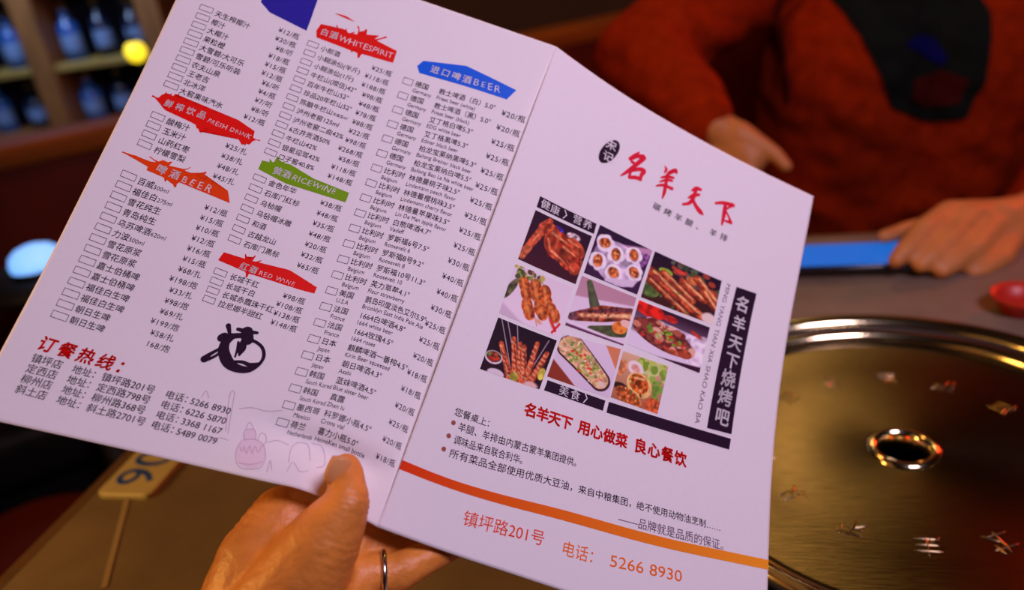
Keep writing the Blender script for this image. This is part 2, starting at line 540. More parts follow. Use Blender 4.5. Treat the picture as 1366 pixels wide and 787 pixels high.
# ------------------------------------------------------------------ the folded menu
# Sheet shape: millimetres in the menu's own frame (x across, y up the fold, z to the front), 15 x 15 points a panel
ORIGIN=[-0.07802, 0.29477, 0.90242]
AXES=[[0.874389, 0.391411, 0.286779], [-0.065482, 0.6808, -0.729536], [-0.480787, 0.619119, 0.620914]]
BACK=[
-207.37,298.34,-25.31,-191.30,298.08,-23.37,-175.31,297.81,-21.45,-159.39,297.55,-19.53,-143.55,297.30,-17.62,-127.77,297.04,-15.73,-112.07,296.79,-13.84,-96.44,296.54,-11.96,-80.89,296.29,-10.10,-65.40,296.04,-8.24,-49.98,295.80,-6.40,-34.63,295.56,-4.56,-19.34,295.32,-2.74,-4.13,295.08,-0.92,11.02,294.85,0.89,
-206.03,274.72,-26.03,-190.12,274.57,-24.07,-174.29,274.43,-22.12,-158.53,274.28,-20.19,-142.84,274.14,-18.26,-127.23,273.99,-16.35,-111.68,273.85,-14.44,-96.21,273.70,-12.55,-80.81,273.55,-10.67,-65.48,273.40,-8.80,-50.21,273.26,-6.95,-35.02,273.13,-5.09,-19.88,272.84,-3.31,-4.80,272.43,-1.58,10.22,271.96,0.12,
-204.68,251.34,-26.65,-188.93,251.32,-24.67,-173.26,251.29,-22.70,-157.65,251.26,-20.75,-142.12,251.22,-18.80,-126.67,251.19,-16.87,-111.28,251.15,-14.95,-95.97,251.10,-13.05,-80.72,251.06,-11.15,-65.55,251.00,-9.27,-50.44,250.95,-7.40,-35.41,250.93,-5.53,-20.42,250.59,-3.79,-5.47,250.01,-2.14,9.42,249.32,-0.55,
-203.45,228.25,-27.18,-187.85,228.34,-25.18,-172.32,228.42,-23.19,-156.87,228.50,-21.22,-141.49,228.57,-19.26,-126.18,228.64,-17.31,-110.94,228.70,-15.37,-95.78,228.76,-13.45,-80.69,228.81,-11.54,-65.66,228.85,-9.65,-50.70,228.88,-7.77,-35.82,228.97,-5.88,-20.96,228.59,-4.17,-6.14,227.85,-2.61,8.62,226.95,-1.12,
-202.32,205.44,-27.62,-186.87,205.64,-25.60,-171.48,205.83,-23.59,-156.17,206.01,-21.60,-140.93,206.19,-19.62,-125.77,206.36,-17.65,-110.67,206.52,-15.70,-95.65,206.68,-13.77,-80.69,206.82,-11.84,-65.81,206.95,-9.94,-50.99,207.07,-8.04,-36.25,207.26,-6.14,-21.52,206.84,-4.47,-6.82,205.94,-2.99,7.83,204.83,-1.59,
-201.34,182.93,-27.97,-186.02,183.23,-25.92,-170.76,183.53,-23.90,-155.58,183.82,-21.88,-140.48,184.10,-19.89,-125.44,184.37,-17.90,-110.48,184.62,-15.94,-95.59,184.87,-13.98,-80.76,185.10,-12.05,-66.01,185.31,-10.13,-51.32,185.52,-8.22,-36.71,185.81,-6.30,-22.10,185.35,-4.67,-7.51,184.30,-3.26,7.04,182.99,-1.96,
-200.56,160.74,-28.22,-185.35,161.14,-26.16,-170.21,161.54,-24.11,-155.15,161.92,-22.08,-140.16,162.30,-20.06,-125.24,162.66,-18.06,-110.40,163.01,-16.08,-95.62,163.34,-14.11,-80.91,163.66,-12.16,-66.27,163.96,-10.23,-51.70,164.25,-8.31,-37.21,164.62,-6.37,-22.71,164.12,-4.76,-8.21,162.93,-3.43,6.25,161.42,-2.22,
-199.83,138.85,-28.37,-184.74,139.35,-26.29,-169.71,139.84,-24.22,-154.76,140.32,-22.17,-139.89,140.79,-20.13,-125.08,141.25,-18.11,-110.35,141.68,-16.11,-95.68,142.10,-14.13,-81.09,142.50,-12.16,-66.56,142.88,-10.22,-52.10,143.25,-8.29,-37.72,143.71,-6.33,-23.31,143.17,-4.76,-8.91,141.83,-3.49,5.46,140.14,-2.37,
-199.10,117.26,-28.40,-184.12,117.86,-26.30,-169.21,118.44,-24.21,-154.37,119.02,-22.14,-139.61,119.58,-20.09,-124.92,120.12,-18.05,-110.29,120.64,-16.04,-95.74,121.14,-14.04,-81.26,121.63,-12.06,-66.84,122.08,-10.10,-52.49,122.52,-8.16,-38.22,123.07,-6.19,-23.92,122.50,-4.64,-9.61,121.03,-3.44,4.67,119.16,-2.40,
-198.30,95.97,-28.30,-183.44,96.66,-26.18,-168.65,97.34,-24.08,-153.93,98.01,-21.99,-139.28,98.66,-19.92,-124.70,99.29,-17.87,-110.20,99.89,-15.85,-95.76,100.47,-13.83,-81.39,101.04,-11.84,-67.09,101.56,-9.87,-52.86,102.09,-7.92,-38.71,102.72,-5.93,-24.51,102.12,-4.41,-10.30,100.52,-3.28,3.89,98.49,-2.31,
-197.55,75.02,-28.08,-182.80,75.80,-25.95,-168.13,76.57,-23.83,-153.52,77.32,-21.73,-138.99,78.05,-19.64,-124.53,78.77,-17.58,-110.13,79.45,-15.54,-95.81,80.12,-13.51,-81.55,80.76,-11.51,-67.36,81.36,-9.53,-53.24,81.95,-7.56,-39.20,82.67,-5.56,-25.11,82.04,-4.07,-10.99,80.32,-3.00,3.10,78.12,-2.11,
-197.03,54.43,-27.76,-182.38,55.29,-25.61,-167.80,56.15,-23.47,-153.29,56.98,-21.35,-138.85,57.80,-19.25,-124.49,58.59,-17.17,-110.19,59.35,-15.12,-95.97,60.09,-13.08,-81.81,60.80,-11.06,-67.71,61.47,-9.07,-53.69,62.13,-7.09,-39.74,62.93,-5.08,-25.74,62.27,-3.61,-11.69,60.43,-2.60,2.32,58.08,-1.78,
-196.60,34.20,-27.32,-182.04,35.14,-25.15,-167.55,36.08,-22.99,-153.14,36.99,-20.86,-138.79,37.88,-18.74,-124.51,38.75,-16.65,-110.31,39.58,-14.58,-96.17,40.39,-12.53,-82.10,41.18,-10.50,-68.09,41.91,-8.49,-54.16,42.64,-6.51,-40.30,43.51,-4.47,-26.37,42.82,-3.03,-12.40,40.87,-2.07,1.55,38.37,-1.32,
-196.11,14.31,-26.73,-181.64,15.34,-24.54,-167.25,16.35,-22.38,-152.93,17.34,-20.23,-138.68,18.31,-18.10,-124.50,19.25,-15.99,-110.38,20.15,-13.91,-96.34,21.03,-11.84,-82.36,21.88,-9.80,-68.45,22.68,-7.79,-54.60,23.47,-5.79,-40.84,24.41,-3.74,-27.00,23.70,-2.33,-13.10,21.65,-1.41,0.77,19.01,-0.73,
-195.56,-5.22,-26.00,-181.20,-4.12,-23.80,-166.90,-3.03,-21.62,-152.68,-1.96,-19.45,-138.53,-0.92,-17.31,-124.44,0.09,-15.19,-110.43,1.06,-13.09,-96.48,2.01,-11.02,-82.60,2.92,-8.97,-68.78,3.78,-6.95,-55.03,4.64,-4.94,-41.36,5.65,-2.88,-27.61,4.91,-1.49,-13.80,2.76,-0.62,0.00,-0.00,-0.00,]
COVER=[
11.02,294.85,0.89,25.26,292.75,-1.89,39.51,290.90,-4.58,53.78,289.32,-7.15,68.08,288.06,-9.61,82.43,287.16,-11.91,96.80,286.52,-14.11,111.16,285.98,-16.27,125.52,285.63,-18.36,139.91,285.50,-20.36,154.30,285.55,-22.29,168.69,285.71,-24.18,183.08,286.00,-26.02,197.47,286.40,-27.82,211.83,286.80,-29.62,
10.25,275.74,1.58,24.53,273.71,-1.17,38.81,271.92,-3.82,53.11,270.41,-6.37,67.43,269.20,-8.80,81.79,268.32,-11.09,96.15,267.67,-13.30,110.50,267.11,-15.47,124.86,266.72,-17.58,139.23,266.54,-19.60,153.59,266.52,-21.56,167.95,266.59,-23.49,182.31,266.79,-25.37,196.66,267.09,-27.21,210.98,267.39,-29.06,
9.47,256.41,2.18,23.80,254.46,-0.53,38.12,252.73,-3.15,52.45,251.28,-5.67,66.79,250.12,-8.08,81.16,249.27,-10.36,95.52,248.61,-12.57,109.87,248.03,-14.75,124.22,247.61,-16.87,138.57,247.37,-18.92,152.92,247.27,-20.91,167.25,247.27,-22.87,181.57,247.38,-24.79,195.88,247.58,-26.68,210.16,247.78,-28.57,
8.70,236.86,2.70,23.07,234.98,0.02,37.44,233.32,-2.57,51.80,231.93,-5.06,66.17,230.82,-7.44,80.55,229.98,-9.71,94.93,229.32,-11.92,109.28,228.73,-14.10,123.62,228.27,-16.24,137.96,227.98,-18.31,152.28,227.82,-20.33,166.59,227.74,-22.33,180.89,227.76,-24.29,195.16,227.87,-26.21,209.40,227.98,-28.14,
7.92,217.06,3.12,22.35,215.25,0.48,36.76,213.65,-2.08,51.16,212.32,-4.54,65.55,211.27,-6.90,79.94,210.45,-9.16,94.32,209.79,-11.37,108.68,209.18,-13.56,123.01,208.69,-15.71,137.34,208.34,-17.80,151.64,208.12,-19.85,165.93,207.96,-21.88,180.19,207.90,-23.87,194.43,207.92,-25.84,208.63,207.94,-27.81,
7.14,196.99,3.44,21.63,195.25,0.84,36.10,193.72,-1.69,50.54,192.46,-4.12,64.96,191.46,-6.45,79.38,190.66,-8.70,93.78,189.99,-10.91,108.14,189.37,-13.10,122.48,188.86,-15.26,136.80,188.47,-17.37,151.10,188.18,-19.44,165.36,187.96,-21.50,179.60,187.82,-23.53,193.82,187.75,-25.53,207.99,187.69,-27.54,
6.35,176.64,3.65,20.94,174.97,1.09,35.49,173.51,-1.39,50.01,172.32,-3.78,64.51,171.38,-6.08,78.98,170.61,-8.31,93.43,169.96,-10.51,107.84,169.33,-12.69,122.22,168.80,-14.85,136.57,168.37,-16.97,150.89,168.03,-19.07,165.18,167.75,-21.14,179.43,167.54,-23.19,193.65,167.40,-25.23,207.82,167.26,-27.26,
5.57,155.97,3.74,20.29,154.39,1.23,34.96,153.01,-1.20,49.59,151.90,-3.55,64.18,151.02,-5.80,78.75,150.29,-8.01,93.28,149.65,-10.18,107.77,149.03,-12.35,122.22,148.48,-14.51,136.64,148.03,-16.63,151.02,147.65,-18.73,165.36,147.32,-20.81,179.66,147.05,-22.88,193.92,146.85,-24.93,208.14,146.65,-26.98,
4.78,134.97,3.70,19.66,133.48,1.25,34.49,132.19,-1.13,49.27,131.16,-3.41,64.00,130.35,-5.62,78.69,129.67,-7.79,93.35,129.05,-9.93,107.95,128.45,-12.08,122.51,127.90,-14.22,137.03,127.43,-16.33,151.51,127.02,-18.42,165.94,126.65,-20.51,180.33,126.34,-22.58,194.68,126.08,-24.64,208.97,125.83,-26.70,
3.99,113.61,3.52,19.08,112.21,1.14,34.10,111.01,-1.17,49.06,110.08,-3.39,63.97,109.36,-5.54,78.84,108.73,-7.66,93.65,108.14,-9.77,108.41,107.57,-11.88,123.12,107.03,-13.99,137.79,106.56,-16.08,152.40,106.13,-18.16,166.97,105.74,-20.24,181.49,105.39,-22.30,195.97,105.09,-24.35,210.39,104.80,-26.41,
3.20,91.84,3.19,18.52,90.56,0.89,33.78,89.46,-1.35,48.96,88.62,-3.50,64.09,88.00,-5.58,79.16,87.43,-7.64,94.18,86.89,-9.70,109.13,86.35,-11.77,124.04,85.84,-13.84,138.88,85.37,-15.90,153.68,84.94,-17.95,168.42,84.54,-20.00,183.11,84.17,-22.05,197.75,83.84,-24.09,212.34,83.52,-26.13,
2.41,69.64,2.68,18.01,68.48,0.47,33.54,67.49,-1.68,49.00,66.77,-3.74,64.39,66.25,-5.74,79.71,65.76,-7.73,94.98,65.28,-9.73,110.18,64.79,-11.74,125.31,64.31,-13.76,140.40,63.87,-15.78,155.42,63.44,-17.79,170.39,63.04,-19.81,185.30,62.67,-21.82,200.15,62.32,-23.83,214.95,61.99,-25.84,
1.61,46.97,2.00,17.52,45.93,-0.12,33.35,45.07,-2.17,49.10,44.47,-4.14,64.77,44.05,-6.05,80.38,43.65,-7.97,95.91,43.24,-9.90,111.37,42.81,-11.85,126.77,42.38,-13.81,142.11,41.96,-15.77,157.38,41.56,-17.74,172.59,41.17,-19.72,187.75,40.80,-21.69,202.84,40.46,-23.66,217.88,40.13,-25.64,
0.81,23.77,1.11,17.04,22.87,-0.90,33.18,22.14,-2.86,49.23,21.66,-4.74,65.19,21.36,-6.56,81.08,21.06,-8.39,96.89,20.72,-10.25,112.63,20.36,-12.13,128.29,19.98,-14.03,143.89,19.60,-15.94,159.42,19.23,-17.85,174.89,18.86,-19.78,190.29,18.50,-21.71,205.63,18.16,-23.64,220.91,17.84,-25.58,
0.00,0.00,0.00,16.57,-0.76,-1.90,33.03,-1.35,-3.76,49.40,-1.70,-5.53,65.67,-1.86,-7.26,81.86,-2.07,-9.01,97.96,-2.32,-10.79,113.99,-2.61,-12.59,129.93,-2.92,-14.42,145.81,-3.25,-16.27,161.61,-3.58,-18.13,177.34,-3.92,-20.00,193.00,-4.25,-21.88,208.60,-4.57,-23.77,224.13,-4.88,-25.66,]

FRAME = Matrix(AXES).to_4x4()
FRAME.translation = ORIGIN
menu = bpy.data.objects.new('folded_menu', None)
COL.objects.link(menu)
menu.matrix_world = FRAME
tag(menu, 'folded paper restaurant menu with drinks list and food photo cover held in hand', 'menu')


def dent(u, v):
    """where the thumb presses the lower corner of the list page the sheet buckles (mm, along z)"""
    g = np.exp(-((v - (272 + 0.0035 * (u - 176) ** 2 * -1)) / 7.0) ** 2) * np.exp(-((u - 176) / 30.0) ** 2)
    s = 1 / (1 + np.exp(-(v - 280) / 4.0)) * np.exp(-((u - 160) / 34.0) ** 2)
    edge = np.clip((210 - u) / 14.0, 0, 1)
    return (-4.4 * g + 4.6 * s) * edge


class Sheet:
    def __init__(self, g, w, hgt, sgn):
        self.g = np.array(g, float).reshape(15, 15, 3)
        self.w, self.h, self.sgn = w, hgt, sgn
        p = np.zeros((17, 17, 3))
        p[1:-1, 1:-1] = self.g
        p[0, 1:-1] = 2 * self.g[0] - self.g[1]
        p[-1, 1:-1] = 2 * self.g[-1] - self.g[-2]
        p[:, 0] = 2 * p[:, 1] - p[:, 2]
        p[:, -1] = 2 * p[:, -2] - p[:, -3]
        self.p = p

    def at(self, u, v):
        a = np.asarray(u, float) / self.w * 14
        b = np.asarray(v, float) / self.h * 14
        i = np.clip(np.floor(a).astype(int), 0, 13)
        j = np.clip(np.floor(b).astype(int), 0, 13)
        s, t = a - i, b - j

        def cw(t):
            return np.stack([(-t ** 3 + 2 * t ** 2 - t) / 2, (3 * t ** 3 - 5 * t ** 2 + 2) / 2, (-3 * t ** 3 + 4 * t ** 2 + t) / 2, (t ** 3 - t ** 2) / 2])
        ws, wt = cw(s), cw(t)
        o = 0
        for m in range(4):
            for k in range(4):
                o = o + (wt[m] * ws[k])[..., None] * self.p[j + m, i + k]
        if self.sgn:
            o = o + np.array([0, 0, 1.0]) * dent(np.asarray(u, float), np.asarray(v, float))[..., None]
        return o / 1000.0

    def on(self, u, v, lift):
        u, v = np.asarray(u, float), np.asarray(v, float)
        P = self.at(u, v)
        n = np.cross(self.at(u + 0.6, v) - self.at(u - 0.6, v), self.at(u, v - 0.6) - self.at(u, v + 0.6))
        n /= np.linalg.norm(n, axis=-1, keepdims=True)
        return P + n * (np.asarray(lift)[..., None] if np.ndim(lift) else lift) / 1000.0


BACKS = Sheet(BACK, 210, 297, 1)
COVERS = Sheet(COVER, 210, 297, 0)


def paper(name, sh):
    nu, nv = 127, 179
    uu, vv = np.meshgrid(np.linspace(0, 210, nu), np.linspace(0, 297, nv))
    top = sh.on(uu.ravel(), vv.ravel(), 0.0)
    bot = sh.on(uu.ravel(), vv.ravel(), -0.25)
    N = nu * nv
    f = []
    for j in range(nv - 1):
        for i in range(nu - 1):
            a = j * nu + i
            f.append((a, a + nu, a + nu + 1, a + 1))
            f.append((N + a, N + a + 1, N + a + nu + 1, N + a + nu))
    rim = [i for i in range(nu)] + [j * nu + nu - 1 for j in range(1, nv)] + [(nv - 1) * nu + i for i in range(nu - 2, -1, -1)] + [j * nu for j in range(nv - 2, 0, -1)]
    for a, b in zip(rim, rim[1:] + rim[:1]):
        f.append((a, b, N + b, N + a))
    me = bpy.data.meshes.new(name)
    me.from_pydata(np.vstack([top, bot]).tolist(), [], f)
    for p in me.polygons:
        p.use_smooth = len(set(p.vertices)) == 4 and (max(p.vertices) < N or min(p.vertices) >= N)
    return link(name, me, menu, ['paper'])


list_page = paper('list_page', BACKS)
cover_page = paper('cover_page', COVERS)


class Print:
    """ink laid on a page: polygons in page millimetres (u right, v down)"""

    def __init__(self, sh, page):
        self.sh, self.page = sh, page
        self.v, self.l, self.f, self.m, self.mats = [], [], [], [], []
        self.n = 0

    def mi(self, m):
        if m not in self.mats:
            self.mats.append(m)
        return self.mats.index(m)

    def add(self, uv, faces, m, lift):
        k = self.mi(m)
        self.v.append(np.asarray(uv, float))
        self.l.append(np.full(len(uv), lift))
        for q in faces:
            self.f.append(tuple(i + self.n for i in q))
            self.m.append(k)
        self.n += len(uv)

    def text(self, s, u, v, em, m='ink', align='l', slope=0.0, bold=0.0, fit=None, sx=1.0, shear=0.0, wob=0.0, gap=0.0, lift=0.16, curve=0.0, turn=0.0):
        """v is the middle of the line; slope is dv/du of the line; turn rotates each glyph (radians)"""
        wd = sum(glyph(c)[2] * sx + gap for c in s) - gap
        if fit is not None:
            gap_total = (fit - u) / em - wd
            if wob or gap or len(s) < 3:
                gap += gap_total / max(1, len(s) - 1)
            else:
                sx *= (fit - u) / em / wd
        elif align == 'r':
            u = u - wd * em
        elif align == 'c':
            u = u - wd * em / 2
        x = 0.0
        th = math.atan(slope)
        for ch in s:
            g, f, a = glyph(ch)
            if len(g):
                q = g.copy()
                if bold:
                    ds = [(-bold, 0), (bold, 0)] if bold < 0.015 else [(bold * math.cos(t), bold * math.sin(t)) for t in np.arange(8) * math.pi / 4]
                    q = np.vstack([g + d for d in ds])
                    f = [tuple(i + len(g) * j for i in p) for j in range(len(ds)) for p in f]
                q[:, 1] -= 0.35
                q[:, 0] = (q[:, 0] + q[:, 1] * shear) * sx
                k = 1.0
                if wob:
                    an = random.uniform(-wob, wob)
                    k = 1 + random.uniform(-wob, wob) * 0.6
                    c0 = np.array([a * sx / 2, 0])
                    q = (q - c0) @ np.array([[math.cos(an), math.sin(an)], [-math.sin(an), math.cos(an)]]) * k + c0
                q[:, 0] += x
                uu = u + em * (q[:, 0] * math.cos(th) + q[:, 1] * math.sin(th))
                vv = v + em * (q[:, 0] * math.sin(th) - q[:, 1] * math.cos(th)) + curve * (q[:, 0] * em) ** 2
                self.add(np.stack([uu, vv], 1), f, m, lift)
            x += a * sx + gap
        return u + x * em

    def poly(self, pts, m, lift=0.10, cell=4.0):
        bm = bmesh.new()
        bm.faces.new([bm.verts.new((p[0], p[1], 0)) for p in pts])
        bmesh.ops.triangulate(bm, faces=bm.faces[:])
        for _ in range(6):
            e = [e for e in bm.edges if e.calc_length() > cell]
            if not e:
                break
            bmesh.ops.subdivide_edges(bm, edges=e, cuts=1)
            bmesh.ops.triangulate(bm, faces=bm.faces[:])
        bm.verts.index_update()
        self.add([(x.co.x, x.co.y) for x in bm.verts], [tuple(x.index for x in q.verts) for q in bm.faces], m, lift)
        bm.free()

    def brush(self, pts, m, lift=0.14, k=6):
        """a brush stroke through (u, v, width) points, smoothed"""
        P = np.array(pts, float)
        if len(P) > 2:
            Q = np.vstack([2 * P[0] - P[1], P, 2 * P[-1] - P[-2]])
            o = []
            for i in range(1, len(Q) - 2):
                for t in np.linspace(0, 1, k, endpoint=False):
                    o.append(0.5 * (2 * Q[i] + (Q[i + 1] - Q[i - 1]) * t + (2 * Q[i - 1] - 5 * Q[i] + 4 * Q[i + 1] - Q[i + 2]) * t ** 2 + (3 * Q[i] - Q[i - 1] - 3 * Q[i + 1] + Q[i + 2]) * t ** 3))
            P = np.array(o + [P[-1]])
        d = np.gradient(P[:, :2], axis=0)
        d /= np.linalg.norm(d, axis=1, keepdims=True) + 1e-9
        nrm = np.stack([-d[:, 1], d[:, 0]], 1)
        w = np.abs(P[:, 2:3]) / 2
        a, b = P[:, :2] + nrm * w, P[:, :2] - nrm * w
        n = len(P)
        self.add(np.vstack([a, b]), [(i, i + 1, n + i + 1, n + i) for i in range(n - 1)], m, lift)
        for c, r, dd in ((P[0], w[0, 0], -d[0]), (P[-1], w[-1, 0], d[-1])):
            an = math.atan2(dd[1], dd[0])
            ring = [(c[0] + r * math.cos(an + t), c[1] + r * math.sin(an + t)) for t in np.linspace(-math.pi / 2, math.pi / 2, 7)]
            self.add(ring, [tuple(range(7))], m, lift)

    def frame(self, u0, v0, u1, v1, h, m='ink', t=0.28, lift=0.1):
        """an empty tick box between its left and right middle points"""
        dv = v1 - v0
        o = [(u0, v0 - h / 2), (u1, v1 - h / 2), (u1, v1 + h / 2), (u0, v0 + h / 2)]
        i = [(u0 + t, v0 - h / 2 + t), (u1 - t, v1 - h / 2 + t), (u1 - t, v1 + h / 2 - t), (u0 + t, v0 + h / 2 - t)]
        self.add(o + i, [(k, (k + 1) % 4, 4 + (k + 1) % 4, 4 + k) for k in range(4)], m, lift)

    def build(self, name, label=None):
        uv = np.vstack(self.v)
        P = self.sh.on(uv[:, 0], uv[:, 1], np.concatenate(self.l))
        me = bpy.data.meshes.new(name)
        me.from_pydata(P.tolist(), [], self.f)
        me.polygons.foreach_set('material_index', self.m)
        for m in self.mats:
            me.materials.append(M[m])
        o = bpy.data.objects.new(name, me)
        COL.objects.link(o)
        o.parent = self.page
        if label:
            o['label'] = label
        return o


def lerp(a, b, t):
    return a + (b - a) * t


def price_list(names, prices, box, bh, tx, tv, em, pr, pv, pem, slope, curve=0.0):
    """box: (u left, u right, v) first and last; tx/tv: text start first and last; pr/pv: right end of the prices"""
    P = Print(BACKS, list_page)
    n = len(names)
    for i in range(n):
        t = i / (n - 1)
        if names[i]:
            b0, b1 = box
            P.frame(lerp(b0[0], b1[0], t), lerp(b0[2], b1[2], t), lerp(b0[1], b1[1], t), lerp(b0[3], b1[3], t), bh)
            s = names[i]
            u, v = lerp(tx[0], tx[1], t), lerp(tv[0], tv[1], t)
            if '|' in s:
                a, b = s.split('|')
                u2 = P.text(a, u, v, em, slope=slope, bold=0.008)
                P.text(b, u2, v + 0.5 + (u2 - u) * slope, em * (0.74 if b[0].isdigit() else 0.56), slope=slope)
            else:
                P.text(s, u, v, em, slope=slope, bold=0.008)
        if prices[i]:
            P.text(prices[i], lerp(pr[0], pr[1], t), lerp(pv[0], pv[1], t), pem, align='r', slope=slope, bold=0.004, gap=0.05)
    return P


def banner(pts, m, lab):
    P = Print(BACKS, list_page)
    P.poly(pts, m)
    return P


# --- list page: the sections
P = price_list(['', '天生榨椰汁', '椰汁', '大椰汁', '果粒橙', '大雪碧/大可乐', '雪碧/可乐听装', '农夫山泉', '王老吉', '北冰洋', '大窖果味汽水'],
               ['¥12/瓶', '¥30/瓶', '¥8/听', '¥18/瓶', '¥15/瓶', '¥12/瓶', '¥6/听', '¥4/瓶', '¥7/听', '¥8/听', '¥12/瓶'],
               ((13.5, 21.1, 42.9, 43.1), (13.4, 21.4, 98.2, 98.9)), 3.5, (22.6, 22.6), (43.8, 99.9), 4.15, (70.6, 72.3), (47.0, 103.6), 4.05, 0.075)
P.build('price_list')
P = Print(BACKS, list_page)
P.poly([(50, 38.6), (72.8, 42.4), (72.4, 32.8), (71.5, 18), (44, 18), (43, 34)], 'navy_ink')
P.brush([(84, 26.2, .3), (90, 26.4, 1.2), (95.1, 27.3, .3)], 'red_ink')
P.build('banner', 'navy blue banner')

P = banner([(11.5,107.8),(14.1,107.6),(14.8,105.6),(16.3,105.7),(16.6,103.8),(17.8,104.6),(19.3,103.7),(20.5,104.4),(21.4,102.6),(21.6,104.7),(23.2,105.0),(58.3,106.9),(68.8,110.5),(69.7,115.6),(71.9,115.0),(70.1,116.5),(69.2,119.0),(67.0,119.1),(65.4,120.3),(62.7,117.9),(43.8,116.7),(43.9,118.1),(42.8,119.7),(41.0,118.1),(39.7,118.6),(38.2,116.6),(34.0,115.7),(20.9,113.6),(18.8,112.7),(15.1,110.0)], 'red_ink', '')
for st in ([(15, 109, 2), (12.8, 108, 0.7), (10.9, 107.6, 1.0)], [(17, 106, 1.4), (16.5, 103.4, 0.5)], [(19, 106, 1.2), (19.4, 103.2, 0.5)], [(21, 106, 1.2), (22.4, 103.6, 0.4), (22.9, 102.3, 0.8)], [(24, 106, 1), (26, 104.2, 0.4)], [(41, 117, 3), (42.4, 119.5, 1.6)], [(66, 116, 3), (66.8, 119.6, 1.2)], [(69, 115, 1.4), (71.5, 115.1, 0.4), (73.2, 114.9, 0.7)],):
    P.brush(st, 'red_ink', lift=0.09)
P.text('鲜榨饮品', 18.0, 109.3, 4.9, 'white_ink', slope=0.04, fit=41.5, wob=0.1, bold=0.02, gap=0.2)
P.text('FRESH DRINK', 43.2, 112.0, 3.7, 'white_ink', slope=0.10, fit=68.4, wob=0.22, bold=0.003)
P.build('banner', 'red splash banner for fresh drinks')
P = price_list(['酸梅汁', '玉米汁', '山药红枣', '柠檬雪梨'], ['¥25/扎', '¥38/扎', '¥48/扎', '¥45/扎'],
               ((14.3, 21.8, 117.7, 118.6), (14.5, 22.1, 135.1, 136.1)), 3.7, (23.4, 24.0), (119.2, 136.9), 4.35, (70.1, 70.8), (123.2, 142.1), 4.1, 0.06)
P.build('price_list')

P = banner([(10.2,143.5),(16.5,143.1),(23.7,144.3),(28.0,143.7),(24.3,142.0),(28.9,142.9),(30.8,141.3),(33.5,141.9),(34.6,143.5),(43.2,143.1),(43.3,142.4),(43.7,143.9),(41.5,145.1),(47.0,144.1),(52.5,142.3),(50.4,144.3),(48.2,145.0),(69.0,148.3),(72.7,154.8),(43.6,151.1),(42.0,153.3),(39.7,152.8),(36.6,151.4),(34.3,150.7),(25.0,149.4),(24.9,147.3)], 'orange_ink', '')
for st in ([(26, 146, 3.6), (18, 144.2, 1.5), (9.4, 143.2, 0.6)], [(31, 145, 2), (27.5, 143.2, 0.6), (23.5, 141.6, 0.5)], [(33, 144, 3), (35, 141.4, 1.0)], [(40, 145, 2), (44, 142.8, 0.6), (45.5, 141.2, 0.4)], [(46, 146.5, 2.2), (51, 143.6, 1.0), (54, 141.8, 1.2)], [(41, 151, 3), (42.4, 153.8, 1.4)], [(36, 150, 2.4), (36.5, 152.4, 0.9)],):
    P.brush(st, 'orange_ink', lift=0.09)
P.text('啤酒', 29.4, 146.6, 5.6, 'white_ink', slope=0.1, fit=42.5, wob=0.1, bold=0.02, gap=0.1)
P.text('BEER', 43.8, 148.7, 6.2, 'white_ink', slope=0.08, fit=61, wob=0.22, bold=0.003, gap=0.1)
P.build('banner', 'orange splash banner for beer')
P = price_list(['百威|500ml', '福佳白|275ml', '雪花纯生', '青岛纯生', '乌苏啤酒|620ml', '力波|500ml', '雪花原浆', '雪花原浆', '嘉士伯桶啤', '嘉士伯桶啤', '福佳白生啤', '福佳白生啤', '朝日生啤', '朝日生啤'],
               ['¥12/瓶', '¥15/瓶', '¥10/瓶', '¥12/瓶', '¥16/瓶', '¥15/瓶', '¥68/扎', '¥198/炮', '¥33/扎', '¥98/炮', '¥69/扎', '¥199/炮', '¥58/扎', '168/炮'],
               ((13.8, 22.1, 154.6, 155.6), (13.9, 22.4, 237.3, 238.1)), 3.9, (23.3, 23.6), (156.4, 238.3), 4.55, (74.1, 76.3), (160.7, 240.8), 4.2, 0.055)
P.build('price_list')

P = banner([(77.8,40.3),(78.8,35.5),(88.9,35.5),(88.5,34.4),(90.3,35.2),(90.9,34.1),(92.2,35.7),(93.6,34.4),(94.8,35.5),(100.7,34.5),(100.5,32.5),(102.5,33.2),(103.0,30.8),(105.0,32.8),(111.8,31.0),(109.8,34.2),(124.3,36.8),(124.8,44.9),(106.7,45.5),(105.8,47.3),(103.6,45.8),(79.3,44.4)], 'red_ink', '')
for st in ([(91, 37, 2), (89, 35, 0.5), (87.2, 33.4, 0.8)], [(93, 36.5, 1.6), (93, 33.4, 0.6)], [(96, 36, 1.4), (98, 33.8, 0.5)], [(101, 36, 2), (99.8, 31.6, 0.6), (98.8, 29.8, 1.0)], [(104, 35, 2.2), (103.6, 30.2, 1.3)], [(107, 35, 2), (109.4, 31.6, 0.5)], [(108, 36.5, 2.5), (112.5, 33, 0.8), (115.4, 30.6, 1.2)], [(105, 44, 3), (105.4, 48, 1.3)], [(101, 44, 2), (100.6, 46.2, 0.8)],):
    P.brush(st, 'red_ink', lift=0.09)
P.text('白酒', 80.1, 39.9, 4.9, 'white_ink', fit=90.4, wob=0.1, bold=0.02, gap=0.1)
P.text('WHITESPIRIT', 91.2, 40.3, 5.3, 'white_ink', slope=0.01, fit=123.4, wob=0.22, bold=0.003)
P.build('banner', 'red splash banner for white spirit')
